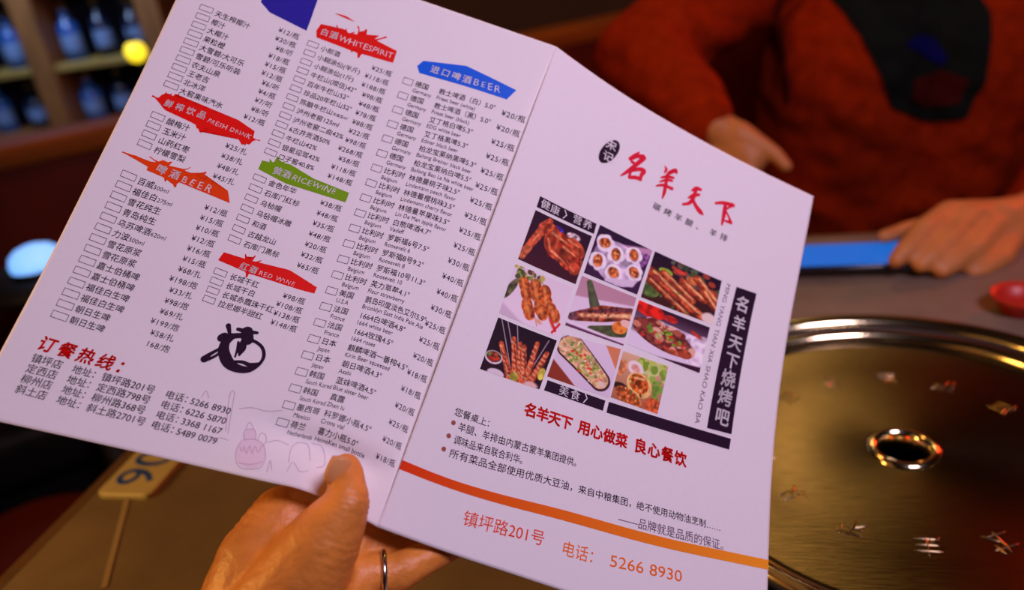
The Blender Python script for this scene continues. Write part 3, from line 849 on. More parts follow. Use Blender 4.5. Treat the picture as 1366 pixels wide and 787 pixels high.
P = price_list(['小郎酒', '小糊涂仙(半斤)', '小糊涂仙(1斤)', '牛栏山(顺伍)42°', '百年牛栏山52°', '珍品20年栏山52°', '陈酿牛栏山|浓香型43°', '泸州老窖125ml', '泸州老窖二曲42%', '6古井贡酒50%', '牛栏山42%', '银星迎驾42%', '口子窖40.8%'],
               ['¥25/瓶', '¥118/瓶', '¥188/瓶', '¥98/瓶', '¥48/瓶', '¥78/瓶', '¥88/瓶', '¥22/瓶', '¥98/瓶', '¥268/瓶', '¥58/瓶', '¥118/瓶', '¥148/瓶'],
               ((75.9, 82.3, 49.3, 49.5), (78.2, 84.9, 119.4, 120.2)), 3.4, (84.0, 86.2), (50.0, 120.8), 3.85, (126.8, 129.7), (51.8, 123.4), 4.0, 0.045)
P.build('price_list')

P = banner([(79.1,125.8),(84.6,125.4),(85.6,124.4),(86.1,122.0),(88.4,124.2),(89.4,123.6),(94.4,123.5),(108.7,127.6),(130.0,129.9),(130.2,135.9),(96.0,135.0),(79.0,131.3)], 'green_ink', '')
for st in ([(86.5, 125, 2), (86, 121.4, 0.9)], [(84.6, 126, 1.4), (82.8, 124.2, 0.7)], [(88.5, 125, 1.4), (90.6, 122.9, 0.7)],):
    P.brush(st, 'green_ink', lift=0.09)
P.text('黄酒', 86.8, 129.4, 4.9, 'white_ink', slope=0.05, fit=96.9, wob=0.1, bold=0.02, gap=0.1)
P.text('RICEWINE', 97.9, 130.3, 5.0, 'white_ink', slope=0.05, fit=123.1, wob=0.22, bold=0.003)
P.build('banner', 'green banner for rice wine')
P = price_list(['金色年华', '石库门红标', '乌毡帽', '乌毡帽冰雕', '和酒', '古越龙山', '石库门黑标'], ['¥38/瓶', '¥48/瓶', '¥35/瓶', '¥48/瓶', '¥20/瓶', '¥32/瓶', '¥65/瓶'],
               ((78.3, 85.5, 136.0, 136.9), (79.7, 86.5, 173.6, 174.5)), 3.5, (87.2, 88.4), (137.2, 175.0), 4.0, (129.8, 131.5), (139.9, 178.4), 4.05, 0.055)
P.build('price_list')

P = banner([(79.5,187.6),(80.6,182.5),(92.6,183.0),(91.8,181.7),(93.9,182.9),(96.0,180.9),(96.4,183.0),(116.5,182.6),(123.0,184.5),(133.8,188.0),(133.8,191.7),(125.8,191.8),(97.7,190.4),(96.8,191.8),(95.1,190.0)], 'red_ink', '')
for st in ([(93.5, 184, 1.6), (91.6, 180.6, 0.6)], [(95.5, 184, 1.6), (96.6, 180, 0.7)], [(98, 184, 1.4), (100.6, 181.6, 0.5)], [(96.6, 189.6, 2), (96.8, 192.6, 0.9)],):
    P.brush(st, 'red_ink', lift=0.09)
P.text('红酒', 91.4, 187.3, 4.5, 'white_ink', slope=0.07, fit=101.0, wob=0.1, bold=0.02, gap=0.1)
P.text('RED WINE', 102.2, 188.4, 3.5, 'white_ink', slope=0.06, fit=122.2, wob=0.22, bold=0.003)
P.build('banner', 'red banner for red wine')
P = price_list(['长城干红', '长城干白', '长城赤霞珠干红', '拉尼娜半甜红'], ['¥98/瓶', '¥108/瓶', '¥138/瓶', '¥148/瓶'],
               ((79.9, 86.8, 193.6, 194.3), (80.6, 87.0, 209.7, 210.3)), 3.5, (88.7, 89.0), (194.6, 210.6), 4.05, (131.1, 132.8), (197.2, 213.2), 4.05, 0.055)
P.build('price_list')

P = banner([(138.3,42.0),(140.5,37.5),(164.6,31.9),(197.0,35.9),(193.6,43.7),(140.9,45.8)], 'blue_ink', '')
P.text('进口啤酒', 146.0, 40.8, 5.4, 'white_ink', slope=-0.02, fit=170.6, wob=0.08, bold=0.02, gap=0.1)
P.text('BEER', 171.8, 40.0, 6.0, 'white_ink', slope=-0.04, fit=188.1, wob=0.22, bold=0.003, gap=0.1)
P.build('banner', 'blue banner for imported beer')

P = Print(BACKS, list_page)
imp = [('德国', 'Germany', '教士啤酒（白）5.0°', 'Priest beer (white)', 20), ('德国', 'Germany', '教士啤酒（黑）5.0°', 'Priest beer (black)', 20),
       ('德国', 'Germany', '艾丁格白啤5.3°', 'EDG white beer', 25), ('德国', 'Germany', '艾丁格黑啤5.3°', 'Ediner black beer', 25),
       ('德国', 'Germany', '柏龙宝莱纳黑啤5.3°', 'Bailong Breiner black beer', 25), ('德国', 'Germany', '柏龙宝莱纳白啤5.5°', 'Bailong Bao La Na white beer', 25),
       ('比利时', 'Belgium', '林德曼桃子味2.5°', 'Lindemann peach flavor', 25), ('比利时', 'Belgium', '林德曼樱桃味3.5°', 'Lindemann cherry flavor', 25),
       ('比利时', 'Belgium', '林德曼苹果味3.5°', 'Lin De Man apple flavor', 25), ('比利时', 'Belgium', '白熊啤酒4.7°', 'Vedeff', 25),
       ('比利时', 'Belgium', '罗斯福6号7.5°', 'Roosevelt 6', 30), ('比利时', 'Belgium', '罗斯福8号9.2°', 'Roosevelt 8', 40),
       ('比利时', 'Belgium', '罗斯福10号11.3°', 'Roosevelt 10', 40), ('比利时', 'Belgium', '芙力草莓4.1°', 'Fleur strawberry', 30),
       ('美国', 'U.S.A', '鹅岛印度淡色艾尔5.9°', 'Brooklyn East India Pale Ale', 25), ('法国', 'France', '1664白啤酒4.8°', '1664 white beer', 25),
       ('法国', 'France', '1664玫瑰4.5°', '1664 roses', 20), ('日本', 'Japan', '麒麟啤酒一番榨4.5°', 'Kirin Beer squeezed', 18),
       ('日本', 'Japan', '朝日啤酒4.3°', 'Asahi', 18), ('韩国', 'South Kored', '蓝妹啤酒4.5°', 'Blue sister beer', 20),
       ('韩国', 'South Kored', '真露', 'Zhen lu', 25), ('墨西哥', 'Mexico', '科罗娜小瓶4.5°', 'Crona vial', 20), ('荷兰', 'Netherlands', '喜力小瓶5.0°', 'HeineKen small bottle', 18)]
for i, (a, b, c, d, pr) in enumerate(imp):
    t = i / 22
    v = lerp(53.3, 264.4, t)
    u = lerp(133.8, 141.8, t)
    P.frame(u, v, u + lerp(5.8, 6.2, t), v + 0.1, 4.2)
    P.text(a, u + 7.2, v - 0.2, 4.1, bold=0.01)
    P.text(b, u + 7.1, v + 4.2, 3.5, sx=0.86 if len(b) < 9 else 0.76)
    un = lerp(155.3, 163.5, t)
    P.text(c, un, v - 0.2, 4.25, bold=0.008, sx=0.93 if len(c) < 12 else 0.86, slope=lerp(-0.05, -0.03, t))
    P.text(d, un - 0.1, v + 4.0, 3.55, sx=0.86, slope=lerp(-0.03, -0.04, t))
    P.text('¥%d/瓶' % pr, lerp(208.2, 207.3, t), v - lerp(0.6, -0.1, t), lerp(4.75, 4.2, t), align='r', slope=-0.04, bold=0.004, gap=0.06, sx=lerp(1, .82, t))
P.build('price_list')

P = Print(BACKS, list_page)
P.text('订餐热线：', 15.0, 253.6, 8.6, 'red_ink', slope=0.06, bold=0.028, fit=64, gap=0.15, shear=0.1)
for i, (a, b, c, tl) in enumerate([('镇坪店', '', '镇坪路201号', '5266 8930'), ('定西店', '', '定西路798号', '6226 5870'), ('柳州店', '', '柳州路368号', '3368 1167'), ('斜土店', '', '斜土路2701号', '5489 0079')]):
    v = lerp(262.0, 279.0, i / 3)
    P.text(a, 15.3, v, 5.2, bold=0.008, slope=0.035)
    P.text('地址：', 35.9, v + 0.8, 5.0, bold=0.008, slope=0.035)
    P.text(c, 51.0, v + 1.3, 5.0, bold=0.008, slope=0.03)
    P.text('电话：', 83.8, v + 2.4, 4.9, bold=0.008, slope=0.025)
    P.text(tl, 96.9, v + 2.9, 4.9, bold=0.008, fit=118.0, slope=0.025)
P.build('hotline_text', 'red heading over four lines of shop addresses')

# brush-drawn wine emblem
qa, qb, qc, qd = np.array([85.4, 223.7]), np.array([116.4, 215.0]), np.array([126.8, 241.1]), np.array([96.1, 249.4])


def Q(x, y):
    a, b = (x - 30) / 295.0, (y - 75) / 225.0
    return qa * (1 - a) * (1 - b) + qb * a * (1 - b) + qc * a * b + qd * (1 - a) * b


P = Print(BACKS, list_page)
for st in ([(172, 132, 26), (140, 160, 34), (131, 200, 42), (150, 250, 44), (190, 278, 34), (245, 284, 26), (295, 258, 14), (315, 222, 14), (308, 185, 13), (280, 160, 13), (248, 148, 14)],
           [(196, 100, 14), (240, 112, 20), (284, 117, 12)], [(238, 112, 44), (240, 148, 46)], [(170, 132, 24), (210, 130, 22), (250, 140, 20)],
           [(152, 84, 20), (157, 112, 14), (160, 140, 14)], [(122, 140, 34), (136, 130, 26), (150, 140, 18)],
           [(44, 236, 30), (70, 214, 16), (112, 190, 12)], [(50, 238, 20), (80, 230, 12), (118, 206, 12)],
           [(222, 160, 26), (212, 190, 32), (202, 220, 8)], [(198, 160, 10), (192, 195, 9), (183, 226, 8)],
           [(165, 248, 10), (215, 250, 14), (250, 262, 16), (298, 256, 10)]):
    P.brush([(*Q(x, y), wd * 0.135) for x, y, wd in st], 'ink')
P.build('wine_emblem', 'black brush drawn wine jar emblem')

P = Print(BACKS, list_page)
for st in ([(215, 600), (190, 640), (188, 690), (210, 722), (255, 728), (300, 720), (322, 680), (315, 625), (285, 600), (250, 595), (215, 600)],
           [(228, 598), (222, 570), (235, 552), (268, 552), (278, 572), (276, 598)], [(232, 552), (240, 530), (250, 520), (262, 535), (268, 552)],
           [(285, 600), (300, 570), (322, 575), (325, 605), (310, 625)], [(205, 630), (215, 650), (225, 628), (235, 660), (250, 625), (262, 660), (275, 628), (290, 655), (305, 625)],
           [(200, 700), (255, 708), (312, 695)], [(30, 410), (50, 380), (64, 412)], [(140, 560), (158, 400), (180, 388), (172, 440), (150, 570)],
           [(200, 460), (260, 455), (330, 470), (400, 466)], [(60, 610), (110, 590), (150, 600)], [(430, 700), (440, 640), (470, 610), (520, 620), (530, 690)],
           [(330, 610), (380, 600), (430, 620)], [(540, 610), (590, 625), (600, 700), (560, 720)], [(420, 740), (450, 700), (480, 740), (520, 735)], [(330, 740), (345, 690), (352, 730)]):
    P.brush([(*Q(x, y), 0.30) for x, y in st], 'faint_ink', lift=0.10)
P.poly([Q(255 + 68 * math.cos(a), 660 + 66 * math.sin(a)) for a in np.linspace(0, 2 * math.pi, 28, endpoint=False)], 'tint_ink', lift=0.06)
P.poly([Q(x, y) for x, y in ((222, 602), (222, 566), (240, 548), (266, 548), (280, 568), (278, 602))], 'tint_ink', lift=0.06)
P.build('jug_drawing', 'faint line drawing of a wine jug')

# --- cover page
P = Print(COVERS, cover_page)
P.poly([(55.1 + 5.9 * math.cos(a) * 1.0 - 1.2 * math.sin(a), 48.6 + 10.3 * math.sin(a) - 3.6 * math.cos(a)) for a in np.linspace(0, 2 * math.pi, 40, endpoint=False)], 'ink')
P.text('宋', 51.2, 43.9, 7.8, 'white_ink', bold=0.02, slope=-0.1)
P.text('记', 51.6, 53.2, 7.8, 'white_ink', bold=0.02, slope=-0.1)
P.build('seal', 'dark oval seal with white characters')

ta, tb, tc_, td = np.array([67.2, 60.8]), np.array([78.2, 34.4]), np.array([104.5, 32.2]), np.array([91.1, 52.4])


def affine(src, dst):
    A = np.array([[x, y, 1] for x, y in src], float)
    X, *_ = np.linalg.lstsq(A, np.array(dst, float), rcond=None)
    return lambda x, y: np.array([x, y, 1.0]) @ X


TT = affine([(265, 260), (450, 345), (595, 450), (780, 515), (200, 310), (330, 180), (390, 350), (520, 270)],
            [(73.2, 49.8), (98.2, 47.4), (119.7, 50.9), (145.5, 46.9), (67.2, 60.8), (78.2, 34.4), (91.1, 52.4), (104.5, 32.2)])
P = Print(COVERS, cover_page)
for st in ([(300, 182, 5), (285, 200, 16), (252, 220, 13)], [(290, 205, 13), (328, 208, 16), (290, 245, 14), (240, 285, 12), (202, 310, 5)], [(262, 236, 12), (285, 250, 10)],
           [(258, 275, 9), (250, 300, 9), (246, 312, 8)], [(258, 282, 10), (300, 274, 14), (326, 282, 16), (312, 305, 13), (304, 330, 10)], [(246, 318, 11), (278, 318, 14), (306, 326, 14)],
           [(442, 255, 4), (450, 270, 10), (440, 290, 6)], [(505, 275, 10), (485, 288, 8), (452, 304, 5)], [(460, 290, 9), (500, 278, 15), (505, 290, 10)],
           [(418, 318, 5), (455, 312, 12), (488, 318, 10)], [(412, 340, 5), (450, 330, 10), (480, 334, 9)], [(392, 362, 5), (430, 358, 11), (478, 376, 13)], [(454, 300, 8), (446, 350, 12), (436, 395, 12), (424, 428, 5)],
           [(592, 388, 7), (618, 378, 15), (640, 384, 12)], [(570, 428, 6), (600, 415, 13), (632, 412, 10)], [(616, 380, 12), (600, 425, 14), (575, 455, 12), (538, 462, 8)], [(590, 425, 10), (610, 470, 15), (635, 505, 18), (650, 520, 6)],
           [(726, 462, 9), (770, 462, 13), (826, 478, 16)], [(826, 478, 12), (800, 490, 8), (786, 500, 6)], [(782, 470, 13), (772, 520, 15), (756, 580, 7)], [(782, 505, 7), (800, 545, 9), (808, 572, 14)], [(768, 558, 6), (790, 566, 10), (808, 572, 11)]):
    P.brush([(*TT(x, y), wd * 0.205) for x, y, wd in st], 'crimson_ink')
P.build('title_lettering', 'crimson brush lettering')
P = Print(COVERS, cover_page)
P.text('碳烤羊腿、', 93.4, 68.8, 5.8, slope=-0.045, gap=0.42, bold=0.012, shear=0.12, wob=0.05)
P.text('羊排', 136.5, 66.3, 5.9, slope=-0.06, gap=0.42, bold=0.012, shear=0.12, wob=0.05)
P.build('subtitle_text')


def quadmap(q):
    q = [np.array(p, float) for p in q]
    return lambda a, b: q[0] * (1 - a) * (1 - b) + q[1] * a * (1 - b) + q[2] * a * b + q[3] * (1 - a) * b


def strip(q, name, items):
    P = Print(COVERS, cover_page)
    P.poly(q, 'ink')
    sl = (q[1][1] - q[0][1]) / (q[1][0] - q[0][0])
    for s, u, v, em, al in items:
        P.text(s, u, v, em, 'white_ink', align=al, bold=0.012, slope=sl)
    P.build(name)


strip([(22.0, 104.5), (60.8, 101.4), (61.0, 108.7), (22.1, 112.1)], 'caption_strip', [('健', 26.9, 108.1, 6.2, 'c'), ('康', 33.4, 107.7, 6.2, 'c'), ('〉', 42.0, 107.0, 6.6, 'c'), ('营', 48.5, 106.0, 6.2, 'c'), ('养', 55.5, 105.5, 6.2, 'c')])
strip([(57.9, 203.4), (93.5, 200.8), (93.3, 206.7), (57.4, 209.3)], 'caption_strip', [('美', 68.5, 205.6, 5.9, 'c'), ('食', 75.4, 205.1, 5.9, 'c'), ('〉', 83.4, 204.3, 6.4, 'c')])
strip([(95.7, 200.6), (178.3, 191.5), (177.8, 198.1), (95.6, 206.8)], 'caption_strip', [])

P = Print(COVERS, cover_page)
P.poly([(164.9, 95.5), (180.6, 93.7), (178.3, 188.8), (160.8, 191.3)], 'ink')
for s, u, v in zip('名羊天下烧烤吧', (171.9, 172.0, 171.8, 171.6, 171.0, 170.6, 170.4), (106.2, 120.0, 133.2, 145.6, 157.5, 169.6, 181.8)):
    P.text(s, u, v, 11.2, 'white_ink', align='c', bold=0.022, slope=-0.08, wob=0.05, sx=0.95, shear=0.1)
P.build('name_banner', 'tall dark banner with white characters')

P = Print(COVERS, cover_page)
s = 'MING YANG TIAN XIA SHAO KAO BA'
em = 4.5
tot = text_width(s) * em
k = 95.3 / tot
x = 0.0
for ch in s:
    g, f, a = glyph(ch)
    if len(g):
        t0 = (g[:, 0] + x) * em * k
        uu = 159.0 - 5.3 * t0 / 95.3 + (g[:, 1] - 0.35) * em
        vv = 96.1 + t0
        P.add(np.stack([uu, vv], 1), f, 'grey_ink', 0.1)
    x += a
P.build('romanised_name', 'grey upright lettering')

P = Print(COVERS, cover_page)
P.text('名羊天下', 49.6, 222.4, 7.4, 'red_ink', slope=-0.075, fit=77.8, bold=0.035, gap=0.02)
P.text('用心做菜', 81.0, 219.9, 7.6, 'red_ink', slope=-0.075, fit=111.6, bold=0.035, gap=0.02)
P.text('良心餐饮', 115.6, 217.2, 8.2, 'red_ink', slope=-0.09, fit=150.2, bold=0.035, gap=0.02)
P.build('slogan_text', 'bold red slogan')

P = Print(COVERS, cover_page)
P.text('您餐桌上：', 15.6, 237.6, 4.3, slope=-0.07, bold=0.004)
for u, v, s, u1, sl in ((16.9, 242.9, '羊腿、羊排由内蒙古蒙羊集团提供。', 87.5, -0.082), (16.7, 249.4, '调味品来自联合利华。', 58.5, -0.085), (16.5, 255.9, '所有菜品全部使用优质大豆油，来自中粮集团，绝不使用动物油烹制……', 177.5, -0.094)):
    P.poly([(u + 1.15 * math.cos(a), v + 1.15 * math.sin(a)) for a in np.linspace(0, 2 * math.pi, 16, endpoint=False)], 'brown_ink')
    P.text(s, 19.6, v + 0.6, 4.5, slope=sl, fit=u1, bold=0.003)
P.text('——品牌就是品质的保证。', 113.6, 256.4, 5.6, 'grey_ink', slope=-0.095, fit=183.2)
P.build('notes_text')

P = Print(COVERS, cover_page)
top = np.array([(0.0, 267.5), (22.3, 267.6), (51.4, 265.5), (81.7, 262.2), (122.7, 259.2), (148.8, 256.6), (210, 248.6)])
bot = np.array([(0.0, 271.6), (23.7, 271.4), (52.7, 269.7), (82.9, 266.9), (123.6, 264.0), (149.4, 261.4), (210, 253.6)])
us = np.linspace(0, 210, 41)
tv, bv = np.interp(us, top[:, 0], top[:, 1]), np.interp(us, bot[:, 0], bot[:, 1])
ks = np.array([0.25, 0.5, 0.25])
for _ in range(6):
    tv[1:-1] = np.convolve(tv, ks, 'valid')
    bv[1:-1] = np.convolve(bv, ks, 'valid')
P.add(np.vstack([np.stack([us, tv], 1), np.stack([us, bv], 1)]), [(i, i + 1, 42 + i, 41 + i) for i in range(40)], 'photo', 0.12)
o = P.build('orange_stripe', 'stripe fading from red orange to amber')
ca = o.data.color_attributes.new('Print', 'FLOAT_COLOR', 'POINT')
for i in range(82):
    t = us[i % 41] / 210
    ca.data[i].color = (*[lerp(a, b, t) for a, b in zip(srgb(226, 56, 0), srgb(252, 160, 40))], 1)

P = Print(COVERS, cover_page)
P.text('镇坪路201号', 35.2, 281.0, 7.2, 'orange_ink', slope=-0.07, fit=77)
P.text('电话：', 86.2, 279.0, 7.4, 'amber_ink', slope=-0.05)
P.text('5266 8930', 112.6, 277.0, 7.6, 'amber_ink', slope=-0.11, fit=155.6)
P.build('address_text', 'orange street address and telephone number')

# --- the nine printed food photographs
PW, PH = 120, 100


class Paint:
    """a small picture, painted into a grid of print dots"""

    def __init__(self, bg, bg2=None):
        self.y, self.x = np.mgrid[0:1:PH * 1j, 0:1:PW * 1j]
        self.y = self.y * PH / PW
        c = np.array(bg, float)
        self.im = np.tile(c, (PH, PW, 1))
        if bg2:
            self.im += (np.array(bg2, float) - c) * (self.y / self.y.max())[..., None]

    def noise(self, sc):
        g = rng.random((int(sc * 0.83) + 2, sc + 2))
        a = self.x * sc
        b = self.y / self.y.max() * int(sc * 0.83)
        i, j = a.astype(int), b.astype(int)
        s, t = a - i, b - j
        return g[j, i] * (1 - s) * (1 - t) + g[j, i + 1] * s * (1 - t) + g[j + 1, i] * (1 - s) * t + g[j + 1, i + 1] * s * t

    def blend(self, d, col, var=0.0, sc=20, soft=0.012, col2=None):
        a = np.clip(0.5 - d / soft, 0, 1)[..., None]
        c = np.tile(np.array(col, float), (PH, PW, 1))
        if col2:
            c = c + (np.array(col2, float) - c) * np.clip(self.noise(sc) * 1.6 - 0.3, 0, 1)[..., None]
        if var:
            c = c * (1 + var * (self.noise(sc)[..., None] * 2 - 1))
        self.im = self.im * (1 - a) + c * a

    def ell(self, cx, cy, rx, ry, ang, col, **k):
        c, s = math.cos(math.radians(ang)), math.sin(math.radians(ang))
        dx, dy = self.x - cx, self.y - cy
        q = np.sqrt(((dx * c + dy * s) / rx) ** 2 + ((-dx * s + dy * c) / ry) ** 2)
        self.blend((q - 1) * min(rx, ry), col, **k)

    def cap(self, x0, y0, x1, y1, r, col, r1=None, **k):
        dx, dy = x1 - x0, y1 - y0
        t = np.clip(((self.x - x0) * dx + (self.y - y0) * dy) / (dx * dx + dy * dy), 0, 1)
        rr = r if r1 is None else r + (r1 - r) * t
        self.blend(np.hypot(self.x - x0 - t * dx, self.y - y0 - t * dy) - rr, col, **k)

    def half(self, x0, y0, x1, y1, col, **k):
        """everything right of the line going from 0 to 1"""
        dx, dy = x1 - x0, y1 - y0
        L = math.hypot(dx, dy)
        self.blend(-((self.x - x0) * -dy + (self.y - y0) * dx) / L, col, **k)

    def dots(self, n, region, r, cols, seed=1):
        q = random.Random(seed)
        cx, cy, rx, ry, ang = region
        c, s = math.cos(math.radians(ang)), math.sin(math.radians(ang))
        for _ in range(n):
            a, b = q.uniform(0, 6.283), math.sqrt(q.random())
            ex, ey = rx * b * math.cos(a), ry * b * math.sin(a)
            self.ell(cx + ex * c - ey * s, cy + ex * s + ey * c, r * q.uniform(.6, 1.3), r * q.uniform(.6, 1.2), q.uniform(0, 180), q.choice(cols), soft=0.015)

    def build(self, quad, label):
        qm = quadmap(quad)
        uv = np.array([qm(i / (PW - 1), j / (PH - 1)) for j in range(PH) for i in range(PW)])
        P = Print(COVERS, cover_page)
        P.add(uv, [(j * PW + i, j * PW + i + 1, (j + 1) * PW + i + 1, (j + 1) * PW + i) for j in range(PH - 1) for i in range(PW - 1)], 'photo', 0.12)
        o = P.build('food_photo', label)
        ca = o.data.color_attributes.new('Print', 'FLOAT_COLOR', 'POINT')
        c = np.clip(self.im, 0, 255) / 255
        c = np.where(c <= 0.04045, c / 12.92, ((c + 0.055) / 1.055) ** 2.4).reshape(-1, 3)
        ca.data.foreach_set('color', np.hstack([c, np.ones((len(c), 1))]).ravel())


DK = (42, 20, 48)
WH = (244, 238, 248)
p = Paint((44, 16, 44), (70, 24, 40))            # roast leg of lamb
p.ell(.45, .13, .09, .05, 0, (70, 50, 190), var=.5, sc=30)
p.ell(.72, .14, .12, .06, 0, (210, 190, 190), var=.5, sc=34)
p.cap(.06, .66, .22, .22, .055, (196, 84, 50), r1=.075, var=.4, sc=26)
p.cap(.04, .76, .10, .60, .05, (214, 112, 70), r1=.05, var=.3, sc=26)
p.cap(.20, .20, .28, .06, .07, (200, 84, 54), r1=.05, var=.35, sc=26)
p.ell(.36, .22, .15, .13, 20, (228, 108, 62), var=.4, sc=20, col2=(160, 50, 30))
p.ell(.55, .38, .28, .22, 22, (222, 98, 54), var=.4, sc=18, col2=(164, 50, 28))
p.ell(.76, .48, .25, .19, 30, (226, 104, 58), var=.45, sc=18, col2=(140, 36, 24))
p.ell(.80, .30, .20, .12, 25, (206, 84, 48), var=.4, sc=20)
p.ell(.90, .62, .10, .10, 0, (190, 72, 44), var=.4, sc=20)
for x0, y0, x1, y1, r in ((.38, .22, .64, .28, .022), (.46, .50, .70, .58, .020), (.62, .36, .84, .42, .018), (.34, .34, .44, .50, .014), (.74, .56, .90, .66, .014), (.66, .22, .86, .26, .014), (.12, .48, .20, .28, .012)):
    p.cap(x0, y0, x1, y1, r, (250, 160, 112), r1=r * .5, var=.3, soft=.03)
for x0, y0, x1, y1 in ((.33, .42, .44, .60), (.56, .30, .72, .34), (.60, .50, .80, .60), (.88, .28, .96, .52)):
    p.cap(x0, y0, x1, y1, .012, (120, 34, 24), soft=.03)
p.build([(22.1, 114.3), (60.2, 110.7), (58.7, 144.5), (21.6, 147.6)], 'printed photo of roast meat on the bone')

p = Paint((44, 18, 54), (58, 26, 64))            # stuffed oysters
p.half(.22, .22, .60, .10, (200, 150, 186), soft=.04)
p.half(.0, .20, .75, .14, (64, 30, 70), soft=.03)
p.ell(.85, .30, .10, .22, 30, (130, 80, 140), var=.6, sc=24)
p.ell(.50, .48, .46, .34, 14, (208, 184, 214), var=.35, sc=14)
for x, y, a in ((.18, .24, -20), (.42, .34, 70), (.72, .22, 60), (.16, .56, 80), (.48, .64, 20), (.82, .50, 30)):
    for q in range(5):
        an = math.radians(a + 72 * q)
        p.ell(x + .075 * math.cos(an), y + .062 * math.sin(an), .10, .078, a + 40 * q, (252, 248, 254), var=.05, soft=.02)
    p.ell(x, y + .01, .115, .09, a, (222, 196, 206), var=.2, soft=.02)
    p.ell(x, y, .10, .08, a, (226, 128, 62), var=.5, sc=30, col2=(166, 72, 36), soft=.02)
    p.dots(6, (x, y, .07, .05, a), .02, [(252, 190, 110), (200, 90, 44), (150, 60, 34)], int(x * 100))
p.cap(.40, .80, .84, .70, .03, (226, 210, 232), r1=.06, soft=.03)
p.build([(63.1, 100.8), (101.0, 99.5), (98.2, 132.3), (61.7, 135.3)], 'printed photo of six stuffed oysters')

p = Paint((36, 16, 44), (70, 36, 30))            # grilled slices with greens
p.dots(34, (.66, .18, .40, .18, 18), .05, [(92, 106, 80), (70, 96, 58), (112, 66, 62), (58, 74, 54), (170, 70, 50)], 3)
p.ell(.22, .26, .10, .06, 0, (150, 184, 60), var=.3)
p.ell(.60, .22, .085, .07, 0, (240, 140, 76), var=.3)
p.ell(.40, .16, .08, .04, 10, (190, 60, 50), var=.3)
p.ell(.08, .64, .14, .14, 0, (92, 122, 56), var=.35)
for x0, y0, x1, y1, r in ((.50, .34, .80, .48, .075), (.66, .16, 1.0, .44, .07), (.78, .34, 1.0, .56, .06), (.20, .30, .66, .56, .06), (.04, .36, .98, .86, .085), (.02, .50, .62, .82, .05)):
    p.cap(x0, y0, x1, y1, r, (206, 98, 54), r1=r * .85, var=.4, sc=26, col2=(150, 54, 34))
    p.cap(x0 + .03, y0 - r * .35, x1, y1 - r * .35, r * .22, (252, 190, 128), var=.3, soft=.03)
    p.cap(x0, y0 + r * .8, x1, y1 + r * .8, .008, (86, 26, 22), soft=.03)
p.ell(.13, .42, .07, .05, 30, (150, 60, 50), var=.2)
p.ell(.93, .76, .10, .10, 0, (244, 226, 214), soft=.03)
p.dots(12, (.5, .66, .4, .16, 20), .02, [(224, 80, 50), (110, 50, 36), (110, 140, 60)], 8)
p.build([(102.8, 99.1), (153.4, 96.5), (153.2, 127.9), (101.0, 132.6)], 'printed photo of grilled slices with greens')

p = Paint((236, 222, 236), (246, 230, 244))      # meat skewers
p.dots(30, (.24, .10, .30, .14, 10), .04, [(140, 160, 70), (80, 90, 50), (200, 190, 90), (100, 66, 50)], 4)
p.ell(.05, .40, .06, .20, 20, (90, 90, 60), var=.5)
p.half(.0, .66, .30, .80, (216, 196, 216), soft=.05)
for x0, y0, x1, y1 in ((.16, .02, .62, .80), (.30, .02, .86, .74), (.44, .04, .96, .66)):
    p.cap(x0, y0, x1, y1, .007, (206, 160, 130))
for x, y, a in ((.24, .26, 60), (.42, .22, 60), (.60, .25, 60), (.31, .38, 60), (.49, .36, 60), (.66, .38, 60), (.38, .56, 62), (.58, .52, 60), (.77, .48, 60), (.44, .64, 62), (.64, .57, 60), (.84, .54, 60)):
    p.ell(x, y, .125, .092, a, (222, 116, 48), var=.4, sc=26, col2=(164, 66, 28))
    p.ell(x - .025, y - .02, .06, .022, a, (250, 164, 90), soft=.05)
    p.cap(x + .06, y - .04, x + .05, y + .06, .006, (120, 44, 24), soft=.03)
p.cap(.80, .62, .92, .76, .022, (230, 54, 50))
p.cap(.96, .64, .88, .80, .018, (220, 40, 44))
p.ell(.62, .72, .06, .03, 20, (240, 170, 140), soft=.03)
p.build([(21.0, 150.9), (57.6, 147.0), (57.3, 178.6), (21.2, 181.3)], 'printed photo of meat skewers on white')

p = Paint((196, 148, 166), (206, 160, 178))      # grilled fish
p.half(.0, .34, 1.0, .16, (238, 222, 240), soft=.03)
p.half(.0, .80, .05, .78, (238, 222, 240))
p.cap(.16, .06, .44, .52, .05, (86, 96, 66), r1=.10, var=.25)
p.cap(.42, .78, .92, .62, .08, (84, 92, 58), r1=.10, var=.25)
p.cap(.12, .64, .52, .46, .075, (176, 88, 58), r1=.135, var=.45, sc=22, col2=(110, 46, 38))
p.cap(.52, .46, 1.02, .30, .135, (182, 92, 60), r1=.10, var=.45, sc=22, col2=(116, 48, 38))
p.ell(.07, .66, .085, .065, -25, (128, 82, 92), var=.3)
p.cap(.16, .55, .96, .24, .022, (120, 60, 70), r1=.03, var=.3, soft=.03)
p.cap(.20, .60, .98, .34, .028, (244, 172, 122), r1=.034, var=.45, sc=30, soft=.04)
p.dots(11, (.58, .42, .36, .06, -22), .016, [(66, 24, 24)], 3)
p.ell(.03, .655, .014, .012, 0, (40, 24, 36))
p.ell(.86, .58, .13, .10, -10, (246, 136, 58), var=.35)
p.ell(.94, .48, .09, .06, 0, (250, 206, 190))
p.half(.0, .74, 1.0, .78, (242, 230, 246), soft=.02)
p.half(.45, .80, 1.0, .81, (110, 58, 96), soft=.02)
p.build([(61.1, 137.7), (98.2, 134.4), (97.1, 166.3), (59.3, 170.3)], 'printed photo of a grilled fish on a plate')

